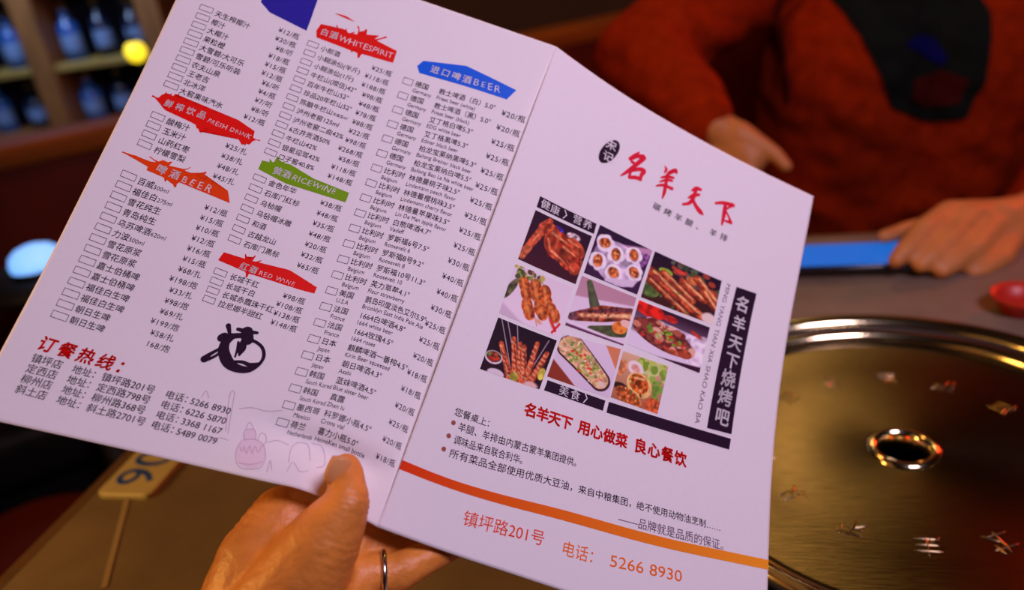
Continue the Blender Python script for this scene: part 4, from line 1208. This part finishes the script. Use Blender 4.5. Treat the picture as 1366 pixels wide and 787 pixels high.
p = Paint((48, 18, 42), (236, 226, 244))         # clams with chillies
p.ell(.16, .10, .22, .13, 10, (222, 36, 26), var=.4, sc=20)
p.ell(.46, .12, .10, .06, 0, (206, 44, 40), var=.3)
p.half(.0, .56, 1.0, .74, (236, 226, 244), soft=.04)
p.cap(.22, .28, .96, .36, .07, (228, 208, 234), r1=.10, var=.35, sc=22)
p.ell(.93, .50, .16, .30, 10, (236, 222, 240), var=.25, sc=18)
p.ell(.84, .22, .10, .03, 25, (190, 60, 44), var=.3)
p.ell(.42, .48, .44, .22, 12, (124, 56, 50), var=.45, sc=26)
p.dots(46, (.44, .46, .42, .19, 12), .055, [(216, 140, 110), (184, 96, 74), (150, 66, 56), (240, 186, 160), (120, 44, 40)], 6)
p.dots(26, (.42, .44, .28, .10, 12), .025, [(122, 176, 50), (156, 204, 70), (100, 150, 44)], 9)
p.dots(9, (.40, .52, .38, .14, 12), .024, [(226, 48, 36)], 2)
p.ell(.74, .62, .11, .08, 0, (166, 70, 46), var=.4)
p.ell(.60, .66, .08, .05, 0, (190, 90, 60), var=.4)
p.half(.50, .82, 1.0, .74, (62, 24, 52), soft=.02)
p.build([(100.3, 135.0), (151.7, 130.6), (150.1, 161.6), (99.0, 164.2)], 'printed photo of clams with spring onion')

p = Paint((34, 16, 34), (44, 18, 34))            # shrimp skewers
for x0, x1 in ((.06, .52), (.16, .62), (.32, .64), (.88, .72)):
    p.cap(x0, .0 if x0 < .8 else .05, x1, .8, .006, (214, 196, 208))
for x0, y0, x1, y1 in ((.18, .36, .50, .84), (.34, .22, .60, .86), (.46, .26, .66, .84), (.54, .28, .70, .80), (.72, .16, .74, .82), (.92, .26, .82, .78)):
    p.cap(x0, y0, x1, y1, .036, (226, 112, 64), r1=.062, var=.4, sc=34, col2=(184, 74, 44))
    for q in range(7):
        f = .1 + q * .13
        x, y = x0 + (x1 - x0) * f, y0 + (y1 - y0) * f
        p.ell(x - .012, y, .028, .010, 20, (252, 196, 150), soft=.02)
    p.cap(x0 + .04, y0 + .1, x1 + .05, y1, .006, (120, 36, 26), soft=.02)
p.ell(.14, .60, .14, .10, 0, (240, 230, 238))
p.ell(.14, .59, .118, .08, 0, (70, 56, 40), var=.5, sc=30)
p.dots(14, (.14, .59, .10, .06, 0), .026, [(220, 60, 40), (120, 150, 60), (190, 40, 30)], 5)
p.ell(.25, .82, .14, .07, 0, (232, 220, 230))
p.ell(.54, .78, .07, .08, 0, (200, 190, 70), var=.3)
p.ell(.95, .60, .06, .10, 0, (222, 210, 80), var=.3)
p.ell(.84, .82, .12, .06, 0, (240, 200, 190), soft=.03)
p.build([(21.5, 183.7), (57.1, 180.7), (54.8, 209.9), (20.9, 213.1)], 'printed photo of shrimp skewers on black')

p = Paint((234, 220, 238), (228, 212, 234))      # split roast aubergine
p.half(.0, .50, .50, .88, (150, 60, 40), soft=.02)
p.half(1.0, .36, .74, .0, (224, 140, 96), soft=.02)
p.cap(.20, .20, .80, .62, .225, (64, 32, 36), r1=.165, var=.2)
p.cap(.20, .19, .79, .61, .205, (238, 206, 156), r1=.140, var=.25, sc=30, col2=(214, 160, 116))
p.dots(60, (.42, .34, .40, .17, 36), .026, [(136, 170, 60), (104, 146, 50), (170, 190, 80), (190, 200, 120)], 4)
p.dots(16, (.50, .42, .38, .16, 36), .026, [(234, 72, 44)], 12)
p.dots(18, (.60, .50, .28, .14, 36), .022, [(238, 216, 110), (250, 236, 190)], 15)
p.ell(.82, .66, .07, .05, 30, (240, 220, 200), soft=.03)
p.build([(59.2, 175.7), (96.0, 168.9), (95.2, 198.6), (57.1, 201.7)], 'printed photo of a roast aubergine with garlic')

p = Paint((232, 190, 150), (180, 110, 80))       # baked shells with lettuce
p.dots(40, (.72, .16, .34, .20, 0), .07, [(160, 196, 80), (196, 220, 100), (128, 170, 56), (214, 226, 140)], 3)
p.dots(12, (.88, .50, .13, .16, 0), .06, [(110, 156, 56), (140, 180, 70)], 13)
p.ell(.06, .28, .10, .14, 0, (236, 150, 96), var=.35)
p.ell(.34, .22, .18, .12, 15, (250, 236, 236), soft=.02)
p.ell(.34, .22, .10, .06, 15, (246, 180, 160), var=.2, soft=.02)
p.ell(.12, .60, .14, .06, 0, (50, 34, 26), soft=.02)
p.ell(.50, .48, .28, .20, 15, (248, 200, 120), var=.2)
p.ell(.48, .46, .22, .15, 15, (226, 116, 44), var=.5, sc=26, col2=(160, 62, 26))
p.cap(.36, .38, .58, .36, .018, (255, 206, 130), soft=.03)
p.ell(.34, .73, .30, .13, 15, (226, 128, 60), var=.45, sc=26, col2=(150, 62, 30))
p.ell(.86, .74, .18, .13, 0, (206, 96, 50), var=.4, sc=24)
p.dots(14, (.46, .56, .24, .18, 10), .022, [(96, 136, 50), (250, 210, 140), (120, 50, 26)], 7)
p.build([(97.8, 169.3), (128.6, 166.0), (126.9, 195.6), (96.2, 197.7)], 'printed photo of baked shellfish with lettuce')

bpy.data.objects.remove(_fo)

# ------------------------------------------------------------------ the hand that holds the menu
hand0 = Vector((-0.1453, 0.2752, 0.8647))
hand = thing('hand', tuple(hand0), 'bare left hand pinching the lower edge of the menu, silver ring on a finger', 'hand')


def rel(chains, o):
    return [[(tuple(Vector(p) - o), r) for p, r in ch] for ch in chains]


HAND = [
    [((-0.235, -0.02, 0.815), .042), ((-0.1853, 0.2727, 0.8239), .032), ((-0.1481, 0.2804, 0.8593), .029)],
    [((-0.1481, 0.2804, 0.8593), .029), ((-0.1349, 0.2963, 0.8863), .0250), ((-0.1260, 0.3112, 0.8992), .0185)],
    [((-0.1360, 0.2726, 0.8708), .026), ((-0.1147, 0.2787, 0.8911), .0225), ((-0.1002, 0.2825, 0.9088), .0170), ((-0.0865, 0.2874, 0.9240), .0100), ((-0.0875, 0.2999, 0.9306), .0082)],
    [((-0.0875, 0.2999, 0.9306), .0082), ((-0.0877, 0.3026, 0.9328), .0070)],
    [((-0.1256, 0.2792, 0.8614), .026), ((-0.1082, 0.2942, 0.8817), .0180), ((-0.1016, 0.3101, 0.8921), .0125), ((-0.0768, 0.3224, 0.8901), .0095), ((-0.0517, 0.3295, 0.8911), .0085), ((-0.0374, 0.3311, 0.8946), .0072)],
    [((-0.1225, 0.2775, 0.8578), .024), ((-0.1058, 0.2925, 0.8780), .0165), ((-0.0943, 0.3063, 0.8888), .0105), ((-0.0767, 0.3058, 0.8735), .0090), ((-0.0519, 0.3133, 0.8754), .0082), ((-0.0359, 0.3196, 0.8794), .0070)],
    [((-0.1190, 0.2721, 0.8533), .024), ((-0.1030, 0.2817, 0.8740), .0185), ((-0.0911, 0.2889, 0.8799), .0105), ((-0.0740, 0.2915, 0.8760), .0092), ((-0.0562, 0.3022, 0.8752), .0085), ((-0.0385, 0.3110, 0.8751), .0072)],
    [((-0.1165, 0.2689, 0.8465), .022), ((-0.1004, 0.2711, 0.8558), .014), ((-0.0800, 0.2740, 0.8526), .0090), ((-0.0613, 0.2827, 0.8477), .0080), ((-0.0484, 0.2895, 0.8480), .0066)],
    [((-0.1260, 0.3112, 0.8992), .0185), ((-0.1014, 0.3108, 0.8938), .0125)],
]
palm = organic('palm_and_fingers', rel(HAND, hand0), ['skin'], hand, 0.0013, 7)
# skin folds at the thumb joint, the thumb base and the web
FOLDS = [(Vector((-0.0858, 0.2884, 0.9248)), Vector((-0.0875, 0.2999, 0.9306)) - Vector((-0.1002, 0.2825, 0.9088)), (-.004, -.0015, .001, .0035), .0006, .016),
         (Vector((-0.0970, 0.2838, 0.9115)), Vector((-0.0865, 0.2874, 0.9240)) - Vector((-0.1147, 0.2787, 0.8911)), (-.006, -.002, .002, .005), .0007, .022),
         (Vector((-0.1359, 0.3066, 0.9083)), Vector((-0.1256, 0.3123, 0.9016)) - Vector((-0.1349, 0.2963, 0.8863)), (-.008, -.004, 0, .004, .008), .0008, .022),
         (Vector((-0.0971, 0.2897, 0.8911)), Vector((-0.0911, 0.2889, 0.8799)) - Vector((-0.1127, 0.2914, 0.8946)), (-.008, -.003, .002, .006), .0007, .020)]
for v, nr in [(v, v.normal.copy()) for v in palm.data.vertices]:
    p = v.co + hand0
    for c, ax, offs, dep, reach in FOLDS:
        d = p - c
        if d.length < reach:
            s = d.dot(ax.normalized()) + 0.0011 * noise.noise(p * 160)
            fade = 1 - (d.length / reach) ** 2
            for o_ in offs:
                v.co -= nr * dep * fade * math.exp(-((s - o_) / .0007) ** 2)
    v.co += nr * 0.00035 * noise.noise(p * 130)

organic('sleeve', rel([[((-0.262, -0.075, 0.820), .050), ((-0.215, 0.02, 0.822), .048)]], hand0), ['trousers'], hand, 0.003, 4)['label'] = 'dark sleeve'
# thumb nail: a thin curved plate on the back of the tip
nb = Vector((-0.0881, 0.2932, 0.9376))
ny = (Vector((-0.0854, 0.2953, 0.9422)) - Vector((-0.0905, 0.2912, 0.9332))).normalized()
nz = -(Vector((-0.2479, 0.8247, 0.5525)) - Vector((-0.1240, 0.4124, 0.8512))).normalized()
nz = (nz + ny.cross(nz).normalized() * 0.45).normalized()
nx = ny.cross(nz).normalized()
nz = nx.cross(ny).normalized()
bm = bmesh.new()
rows = []
for j in range(9):
    t = -1 + 2 * j / 8
    wd = 0.0056 * (1 - 0.25 * max(0, t) ** 2 - 0.22 * max(0, -t) ** 3)
    row = []
    for i in range(9):
        s = -1 + 2 * i / 8
        p = nb + nx * (s * wd) + ny * (t * 0.0070 - 0.0012 * s * s * (1 if t > 0 else -1) * abs(t)) - nz * (0.0022 * s * s + 0.0010 * t * t)
        row.append(p - hand0)
    rows.append(row)
top = [[bm.verts.new(p + nz * 0.0006) for p in r] for r in rows]
low = [[bm.verts.new(p - nz * 0.0008) for p in r] for r in rows]
for j in range(8):
    for i in range(8):
        bm.faces.new([top[j][i], top[j][i + 1], top[j + 1][i + 1], top[j + 1][i]])
        bm.faces.new([low[j][i], low[j + 1][i], low[j + 1][i + 1], low[j][i + 1]])
edge = [(0, i) for i in range(9)] + [(j, 8) for j in range(1, 9)] + [(8, i) for i in range(7, -1, -1)] + [(j, 0) for j in range(7, 0, -1)]
for (a, b), (c, d) in zip(edge, edge[1:] + edge[:1]):
    bm.faces.new([top[a][b], low[a][b], low[c][d], top[c][d]])
nail = from_bm('thumb_nail', bm, ['nail'], hand)

# ring round the finger that shows below the sheet
ra, rb = Vector((-0.0911, 0.2889, 0.8799)), Vector((-0.0740, 0.2915, 0.8760))
rd = (rb - ra).normalized()
bm = lathe_bm([(0.0101, -0.0014), (0.0112, -0.0012), (0.0115, 0), (0.0112, 0.0012), (0.0101, 0.0014), (0.0101, -0.0014)], 40)
rg = from_bm('finger_ring', bm, ['silver'], hand)
rg['label'] = 'silver ring'
rg.location = ra.lerp(rb, 0.66) - hand0
rg.rotation_euler = rd.to_track_quat('Z', 'Y').to_euler()

# ------------------------------------------------------------------ person across the table
chest = Vector((0.7651, 1.3042, 0.8709))
hip = Vector((chest.x, chest.y + 0.06, 0.545))
base = Vector((hip.x, hip.y, 0.0))
person = thing('person', tuple(base), 'person in a dark red hoodie seated across the table, one hand on a phone', 'person')
sh_l, sh_r = Vector((0.5751, 1.4303, 1.0702)), Vector((1.0413, 1.3894, 0.9826))
neck = Vector((0.8224, 1.4396, 1.1139))
headc = neck + Vector((-0.01, -0.02, 0.19))
el_l, el_r = Vector((0.2463, 1.2299, 0.9481)), Vector((0.9170, 1.0836, 0.7526))
wr_l, wr_r = Vector((0.3077, 1.0806, 0.8645)), Vector((0.6206, 0.8511, 0.7628))
DX = Vector((1, 0.05, 0))
HANDS = [
    # the free hand hanging over the table edge
    [(el_l, .045), (wr_l, .026), ((0.3396, 1.0581, 0.8399), .026), ((0.3482, 1.0367, 0.8178), .022)],
    [((0.3379, 1.0527, 0.8520), .020), ((0.3586, 1.0372, 0.8425), .0125), ((0.3788, 1.0241, 0.8263), .0105), ((0.3898, 1.0117, 0.8114), .0085)],
    [((0.3410, 1.0465, 0.8268), .018), ((0.3422, 1.0186, 0.8026), .012), ((0.3458, 0.9988, 0.7837), .0105), ((0.3537, 0.9862, 0.7686), .008)],
    [((0.3323, 1.0519, 0.8266), .018), ((0.3279, 1.0221, 0.7982), .012), ((0.3284, 1.0016, 0.7779), .0105), ((0.3342, 0.9883, 0.7611), .008)],
    [((0.3235, 1.0573, 0.8264), .018), ((0.3132, 1.0318, 0.7953), .012), ((0.3107, 1.0109, 0.7742), .0105), ((0.3146, 0.9972, 0.7566), .008)],
    [((0.3153, 1.0649, 0.8309), .018), ((0.2984, 1.0450, 0.8000), .011), ((0.2939, 1.0307, 0.7811), .0095), ((0.2951, 1.0178, 0.7654), .0075)],
    # the hand on the phone
    [(el_r, .045), (wr_r, .027), ((0.5701, 0.8321, 0.7693), .027), ((0.5378, 0.8293, 0.7751), .022)],
    [((0.5740, 0.8388, 0.7720), .022), ((0.5107, 0.8305, 0.7897), .0150), ((0.4632, 0.7970, 0.7887), .0130), ((0.4316, 0.7730, 0.7776), .0115), ((0.4166, 0.7635, 0.7713), .0090)],
    [((0.5701, 0.8321, 0.7693), .022), ((0.5300, 0.8213, 0.7864), .0150), ((0.4857, 0.7841, 0.7777), .0130), ((0.4546, 0.7639, 0.7699), .0115), ((0.4409, 0.7572, 0.7650), .0090)],
    [((0.5794, 0.8253, 0.7667), .020), ((0.5481, 0.8087, 0.7737), .0145), ((0.5070, 0.7730, 0.7681), .0125), ((0.4752, 0.7565, 0.7610), .0112), ((0.4608, 0.7505, 0.7577), .0088)],
    [((0.5917, 0.8228, 0.7612), .020), ((0.5683, 0.7991, 0.7578), .0130), ((0.5376, 0.7682, 0.7530), .0112), ((0.5099, 0.7548, 0.7503), .0100), ((0.4979, 0.7510, 0.7493), .0080)],
    [((0.5712, 0.8477, 0.7674), .020), ((0.5170, 0.8447, 0.7726), .0130), ((0.4681, 0.8315, 0.7752), .0110), ((0.4294, 0.8188, 0.7764), .0085)],
]
BODY = [
    [(hip, .12), (hip.lerp(chest, .5), .105), (chest, .10), (chest.lerp(neck, .55), .075), (neck, .052), (headc - Vector((0, 0, .09)), .056)],
    [(sh_l, .055), (chest.lerp(neck, .6), .07), (sh_r, .055)],
    [(sh_l, .060), (el_l, .045)], [(sh_r, .060), (el_r, .045)],
    [(headc - Vector((0, .012, .075)), .056), (headc - Vector((0, .01, .03)), .070), (headc + Vector((0, .015, .035)), .088), (headc + Vector((0, .02, .06)), .082)],
    [(headc + Vector((0, -.085, .008)), .012), (headc + Vector((0, -.098, -.022)), .014)],
    [(headc + Vector((-.016, -.078, -.060)), .009), (headc + Vector((.016, -.078, -.060)), .009)],
    [(headc + Vector((-.084, .012, .012)), .014), (headc + Vector((-.086, .016, -.022)), .010)],
    [(headc + Vector((.084, .012, .012)), .014), (headc + Vector((.086, .016, -.022)), .010)],
]
for s in (-1, 1):
    k0, kn, an = hip + DX * (.09 * s), hip + DX * (.12 * s) + Vector((0, -.42, -.02)), hip + DX * (.12 * s) + Vector((0, -.38, -.455))
    BODY.append([(k0, .085), (kn, .058), (an, .040)])
    BODY.append([(an, .038), (an + Vector((0, -.13, -.045)), .028)])
organic('body', rel(HANDS + BODY, base), ['skin_far'], person, 0.0042, 4)
HOOD = [
    *[[(hip + Vector((.08 * s, 0, .02)), .155), (hip.lerp(chest, .5) + Vector(((.12 if s > 0 else .145) * s, 0, 0)), .150), (chest + Vector(((.12 if s > 0 else .155) * s, 0, 0)), .150), (chest.lerp(neck, .55) + Vector((.03 * s, 0, 0)), .115), (chest.lerp(neck, .86), .080)] for s in (-1, 1)],
    [(hip + Vector((0, -.01, .02)), .16), (hip.lerp(chest, .5) + Vector((0, -.012, 0)), .158), (chest + Vector((0, -.012, 0)), .158), (chest.lerp(neck, .55), .12)],
    [(sh_l, .085), (chest.lerp(neck, .6), .105), (sh_r, .085)],
    [(sh_l, .085), (sh_l.lerp(el_l, .5), .078), (el_l, .070), (el_l.lerp(wr_l, .72), .050), (el_l.lerp(wr_l, .9), .044)],
    [(sh_r, .085), (sh_r.lerp(el_r, .5), .078), (el_r, .070), (el_r.lerp(wr_r, .72), .050), (el_r.lerp(wr_r, .88), .044)],
    [(neck + Vector((-.09, .06, .02)), .045), (neck + Vector((0, .10, .02)), .055), (neck + Vector((.09, .06, .02)), .045)],
    [(hip.lerp(chest, .35) + Vector((-.12, -.09, 0)), .075), (hip.lerp(chest, .35) + Vector((.12, -.09, 0)), .075)],
]
hoodie = organic('hoodie', rel(HOOD, base), ['hoodie'], person, 0.006, 5, (0, 0, 0), 0.009)
TR = []
for s in (-1, 1):
    k0, kn, an = hip + DX * (.09 * s), hip + DX * (.12 * s) + Vector((0, -.42, -.02)), hip + DX * (.12 * s) + Vector((0, -.38, -.40))
    TR.append([(hip + Vector((0, 0, -.02)), .14), (k0, .098), (kn, .072), (an, .055)])
organic('trousers', rel(TR, base), ['trousers'], person, 0.007, 4)
for s in (-1, 1):
    an = hip + DX * (.12 * s) + Vector((0, -.38, -.455))
    organic('shoe', rel([[(an + Vector((0, .02, -.042)), .045), (an + Vector((0, -.15, -.050)), .037)]], base), ['shoe'], person, 0.006, 3)
organic('hair', rel([[(headc + Vector((0, .02, .075)), .083), (headc + Vector((0, .055, .02)), .080), (headc + Vector((0, .055, -.04)), .062)]], base), ['hair'], person, 0.005, 3)
for s in (-1, 1):
    bm = bmesh.new()
    bmesh.ops.create_uvsphere(bm, u_segments=16, v_segments=10, radius=0.0125, matrix=Matrix.Translation(headc + Vector((.032 * s, -.066, .012)) - base))
    from_bm('eye', bm, ['hair'], person)

# printed motif on the chest: laid on the cloth by casting rays at it
from mathutils.bvhtree import BVHTree
tree = BVHTree.FromPolygons([v.co.copy() for v in hoodie.data.vertices], [tuple(p.vertices) for p in hoodie.data.polygons])


def cloth_print(name, outline, m, lift):
    """outline: points on the chest plane (metres right of / above the chest point)"""
    bm = bmesh.new()
    bm.faces.new([bm.verts.new((x, 0, z)) for x, z in outline])
    bmesh.ops.triangulate(bm, faces=bm.faces[:])
    for _ in range(7):
        e = [e for e in bm.edges if e.calc_length() > 0.010]
        if not e:
            break
        bmesh.ops.subdivide_edges(bm, edges=e, cuts=1)
        bmesh.ops.triangulate(bm, faces=bm.faces[:])
    for v in bm.verts:
        src = chest - base + Vector((v.co.x, -0.27, v.co.z))
        h = tree.ray_cast(src, Vector((0, 1, 0)))
        v.co = (h[0] if h[0] else src + Vector((0, .12, 0))) + Vector((0, -lift, 0))
    return from_bm(name, bm, [m], person)


CPR = [(0.5384, 1.1300, 0.9905), (0.5748, 1.1300, 0.8990), (0.6080, 1.1300, 0.8295), (0.6752, 1.1300, 0.7956), (0.7172, 1.1300, 0.8033), (0.7304, 1.1300, 0.8566), (0.7362, 1.1300, 0.9497), (0.7245, 1.1300, 0.9958), (0.6275, 1.1300, 1.0227), (0.5446, 1.1300, 1.0238)]


def on_chest(pts):
    return [(p[0] - chest.x, p[2] - chest.z) for p in pts]


cloth_print('chest_print', on_chest(CPR), 'dark_print', 0.006).__setitem__('label', 'black chest print')
cloth_print('chest_print', on_chest([(0.6182, 1.1300, 0.9224), (0.6421, 1.1300, 0.9316), (0.6655, 1.1300, 0.9234), (0.6817, 1.1300, 0.8951), (0.6743, 1.1300, 0.8834), (0.6392, 1.1300, 0.9071)]), 'blue_print', 0.009).__setitem__('label', 'dark blue patch of the print')
cloth_print('chest_print', on_chest([(0.6319, 1.1300, 0.8699), (0.6726, 1.1300, 0.8794), (0.7076, 1.1300, 0.8618), (0.7030, 1.1300, 0.8275), (0.6589, 1.1300, 0.8225), (0.6324, 1.1300, 0.8416)]), 'maroon_print', 0.009).__setitem__('label', 'maroon patch of the print')
# cord hanging from the hood
cd = [(0.4825, 1.1500, 1.0210), (0.4793, 1.1500, 0.9967), (0.4770, 1.1500, 0.9717), (0.4760, 1.1500, 0.9409), (0.4760, 1.1500, 0.9092), (0.4761, 1.1500, 0.8768), (0.4762, 1.1500, 0.8435)]
ch = []
for q in cd:
    src = Vector((q[0], chest.y - .27, q[2])) - base
    h = tree.ray_cast(src, Vector((0, 1, 0)))
    if h[0]:
        ch.append((h[0] + Vector((0, -.004, 0)), .004))
if len(ch) > 1:
    organic('hood_cord', [ch], ['maroon_print'], person, 0.0025, 2)

# stool under the person
st = thing('stool', tuple(base), 'dark round stool the person in the hoodie sits on', 'stool')
from_bm('seat', lathe_bm([(0, .41), (.16, .41), (.17, .40), (.17, .375), (.15, .365), (0, .365)], 40), ['couch'], st)
for k in range(4):
    a = math.pi / 4 + k * math.pi / 2
    bm = bmesh.new()
    bmesh.ops.create_cone(bm, cap_ends=True, segments=12, radius1=.014, radius2=.014, depth=.37, matrix=Matrix.Translation((.12 * math.cos(a), .12 * math.sin(a), .185)))
    from_bm('leg', bm, ['iron'], st)

# ------------------------------------------------------------------ phone in the far hand
pl, prr = Vector((0.3233, 0.7939, 0.7561)), Vector((0.4207, 0.7676, 0.7565))
px = (prr - pl).normalized()
ph_o = pl.lerp(prr, 0.5)
tilt = Vector((-px.y, px.x, 0)).normalized()
py = (tilt * 0.985 + Vector((0, 0, -0.06))).normalized()
pz = px.cross(py).normalized()
phone = thing('phone', tuple(ph_o), 'smartphone with a glowing blue screen held low above the table', 'phone')
phone.rotation_euler = Matrix((px, py, pz)).transposed().to_euler()
bm = box_bm(0.165, 0.076, 0.009, (0.004, 0.036, 0.0045), 0.0035, 3)
from_bm('case', bm, ['phone_body'], phone)
bm = box_bm(0.158, 0.070, 0.0006, (0.004, 0.036, 0.0092))
from_bm('screen', bm, ['screen'], phone, smooth=False)

# red thing at the right table edge
rp = Vector((0.4900, 0.6611, 0.7500))
red = thing('sauce_dish', tuple(rp), 'small red dish at the right end of the table behind the grill', 'dish')
from_bm('bowl', lathe_bm([(0, .002), (.016, .002), (.016, 0), (.019, 0), (.024, .012), (.029, .018), (.0275, .0185), (.022, .012), (.017, .005), (0, .005)], 36), ['red_plastic'], red)

# ------------------------------------------------------------------ booth bench, bar shelf, lamp and glowing dome behind
b1, b2 = Vector((-0.8608, 1.4950, 0.9000)), Vector((0.2133, 2.0328, 0.9000))
bd = (b2 - b1)
bd.z = 0
bl = bd.length
bd.normalize()
bn = Vector((-bd.y, bd.x, 0))
bang = math.atan2(bd.y, bd.x)
bo = b1 - bd * 0.7
L = bl + 2.2
bench = thing('booth_bench', (bo.x, bo.y, 0), 'long dark red leather booth bench behind the table with orange brown top rail', 'bench', bang)
from_bm('backrest', box_bm(L, .10, .50, (L / 2, .05, .62), .02, 3), ['couch'], bench)
from_bm('top_rail', box_bm(L, .12, .045, (L / 2, .05, .8785), .012, 3), ['couch_trim'], bench)
SL = 1.75
from_bm('seat', box_bm(SL, .25, .12, (SL / 2 - .1, -.125, .40), .03, 3), ['iron'], bench)
from_bm('base', box_bm(SL, .21, .34, (SL / 2 - .1, -.105, .17)), ['iron'], bench, smooth=False)

SY = 2.85
shelf = thing('bar_shelf', (-1.35, SY, 0), 'tall dark wooden bar shelf with bottles in the left background', 'shelf')
SW = 1.7
from_bm('back_panel', box_bm(SW, .02, 1.9, (0, .20, .95)), ['cabinet_back'], shelf, smooth=False)
for x in (-.85, -.10, .30, .85):
    from_bm('post', box_bm(.075, .26, 1.9, (x, .06, .95), .006), ['wood'], shelf, smooth=False)
LEV = (.40, .70, .905, 1.15, 1.40)
for z in LEV:
    from_bm('shelf_board', box_bm(SW - .1, .24, .022, (0, .07, z), .004), ['shelf_edge' if z == .905 else 'wood'], shelf, smooth=False)
from_bm('top_board', box_bm(SW + .06, .30, .04, (0, .05, 1.92), .006), ['wood'], shelf, smooth=False)


def bottle(x, z, h, r, m, lab):
    o = thing('bottle', (-1.35 + x, SY + .04, z), lab, 'bottle', group='bottles on the bar shelf')
    from_bm('glass', lathe_bm([(0, 0), (r, 0), (r, h * .58), (r * .85, h * .66), (r * .36, h * .76), (r * .34, h * .93), (0, h * .93)], 24), [m], o)
    from_bm('bottle_label', lathe_bm([(r * 1.01, h * .18), (r * 1.02, h * .19), (r * 1.02, h * .46), (r * 1.01, h * .47)], 24), ['bottle_label'], o)
    from_bm('cap', lathe_bm([(0, h), (r * .38, h), (r * .40, h * .91), (0, h * .91)], 20), ['cap'], o)
    return o


q = random.Random(3)
kinds = [('bottle_blue', 'blue glass'), ('bottle_dark', 'dark glass'), ('bottle_green', 'green glass'), ('bottle_blue', 'blue glass')]
ORD = ('first', 'second', 'third', 'fourth', 'fifth', 'sixth', 'seventh', 'eighth')
for rn, z, hm in (('lower', LEV[1] + .011, .17), ('middle', LEV[2] + .011, .19), ('upper', LEV[3] + .011, .20)):
    for i, x in enumerate((-.56, -.45, -.34, -.22, -.02, .09, .20)):
        mm, kn = kinds[q.randrange(4)]
        bottle(x, z, hm * q.uniform(.85, 1.0), q.uniform(.030, .036), mm, '%s bottle from the left on the %s level of the bar shelf, %s' % (ORD[i], rn, kn))

lp = Vector((-1.0337, 2.5500, 0.9447))
lamp = thing('pendant_lamp', tuple(lp), 'round glowing yellow lamp hanging before the bar shelf', 'lamp')
bm = bmesh.new()
bmesh.ops.create_uvsphere(bm, u_segments=24, v_segments=16, radius=.030)
from_bm('globe', bm, ['yellow_glow'], lamp)
hc = 2.70 - lp.z
from_bm('cord', lathe_bm([(0.003, .03), (0.003, hc)], 10), ['iron'], lamp)
from_bm('socket', lathe_bm([(0, .045), (.012, .045), (.014, .026), (0, .024)], 20), ['iron'], lamp)

gp = Vector((-0.7392, 1.1984, 0.7750))
side = thing('side_table', (gp.x, gp.y, 0), 'small dark table at the far left carrying the blue white dome', 'table')
from_bm('tabletop', lathe_bm([(0, .745), (.10, .745), (.105, .735), (.10, .725), (0, .725)], 40), ['iron'], side)
from_bm('pedestal', lathe_bm([(0, .725), (.02, .725), (.02, .02), (.09, .012), (.095, 0), (0, 0)], 32), ['iron'], side)
gl = thing('glowing_dome', (gp.x, gp.y, .745), 'blue white glowing dome on the small dark side table', 'lamp')  # emissive dome that makes a bright blue white spot
from_bm('glass_dome', lathe_bm([(.040, .012), (.041, .020), (.037, .032), (.027, .041), (.013, .046), (0, .047)], 36), ['blue_glow'], gl)
from_bm('base', lathe_bm([(0, 0), (.036, 0), (.040, .003), (.040, .012), (0, .012)], 36), ['iron'], gl)

sp = Vector((-0.7608, 0.9401, 0.4200))
rs = thing('stool', (sp.x, sp.y, 0), 'dim red stool on the floor left of the table', 'stool')
from_bm('seat', lathe_bm([(0, .42), (.11, .42), (.125, .41), (.125, .38), (.11, .37), (0, .37)], 40), ['couch'], rs)
for k in range(4):
    a = math.pi / 4 + k * math.pi / 2
    bm = bmesh.new()
    bmesh.ops.create_cone(bm, cap_ends=True, segments=12, radius1=.014, radius2=.012, depth=.37, matrix=Matrix.Translation((.085 * math.cos(a), .085 * math.sin(a), .185)))
    from_bm('leg', bm, ['iron'], rs)
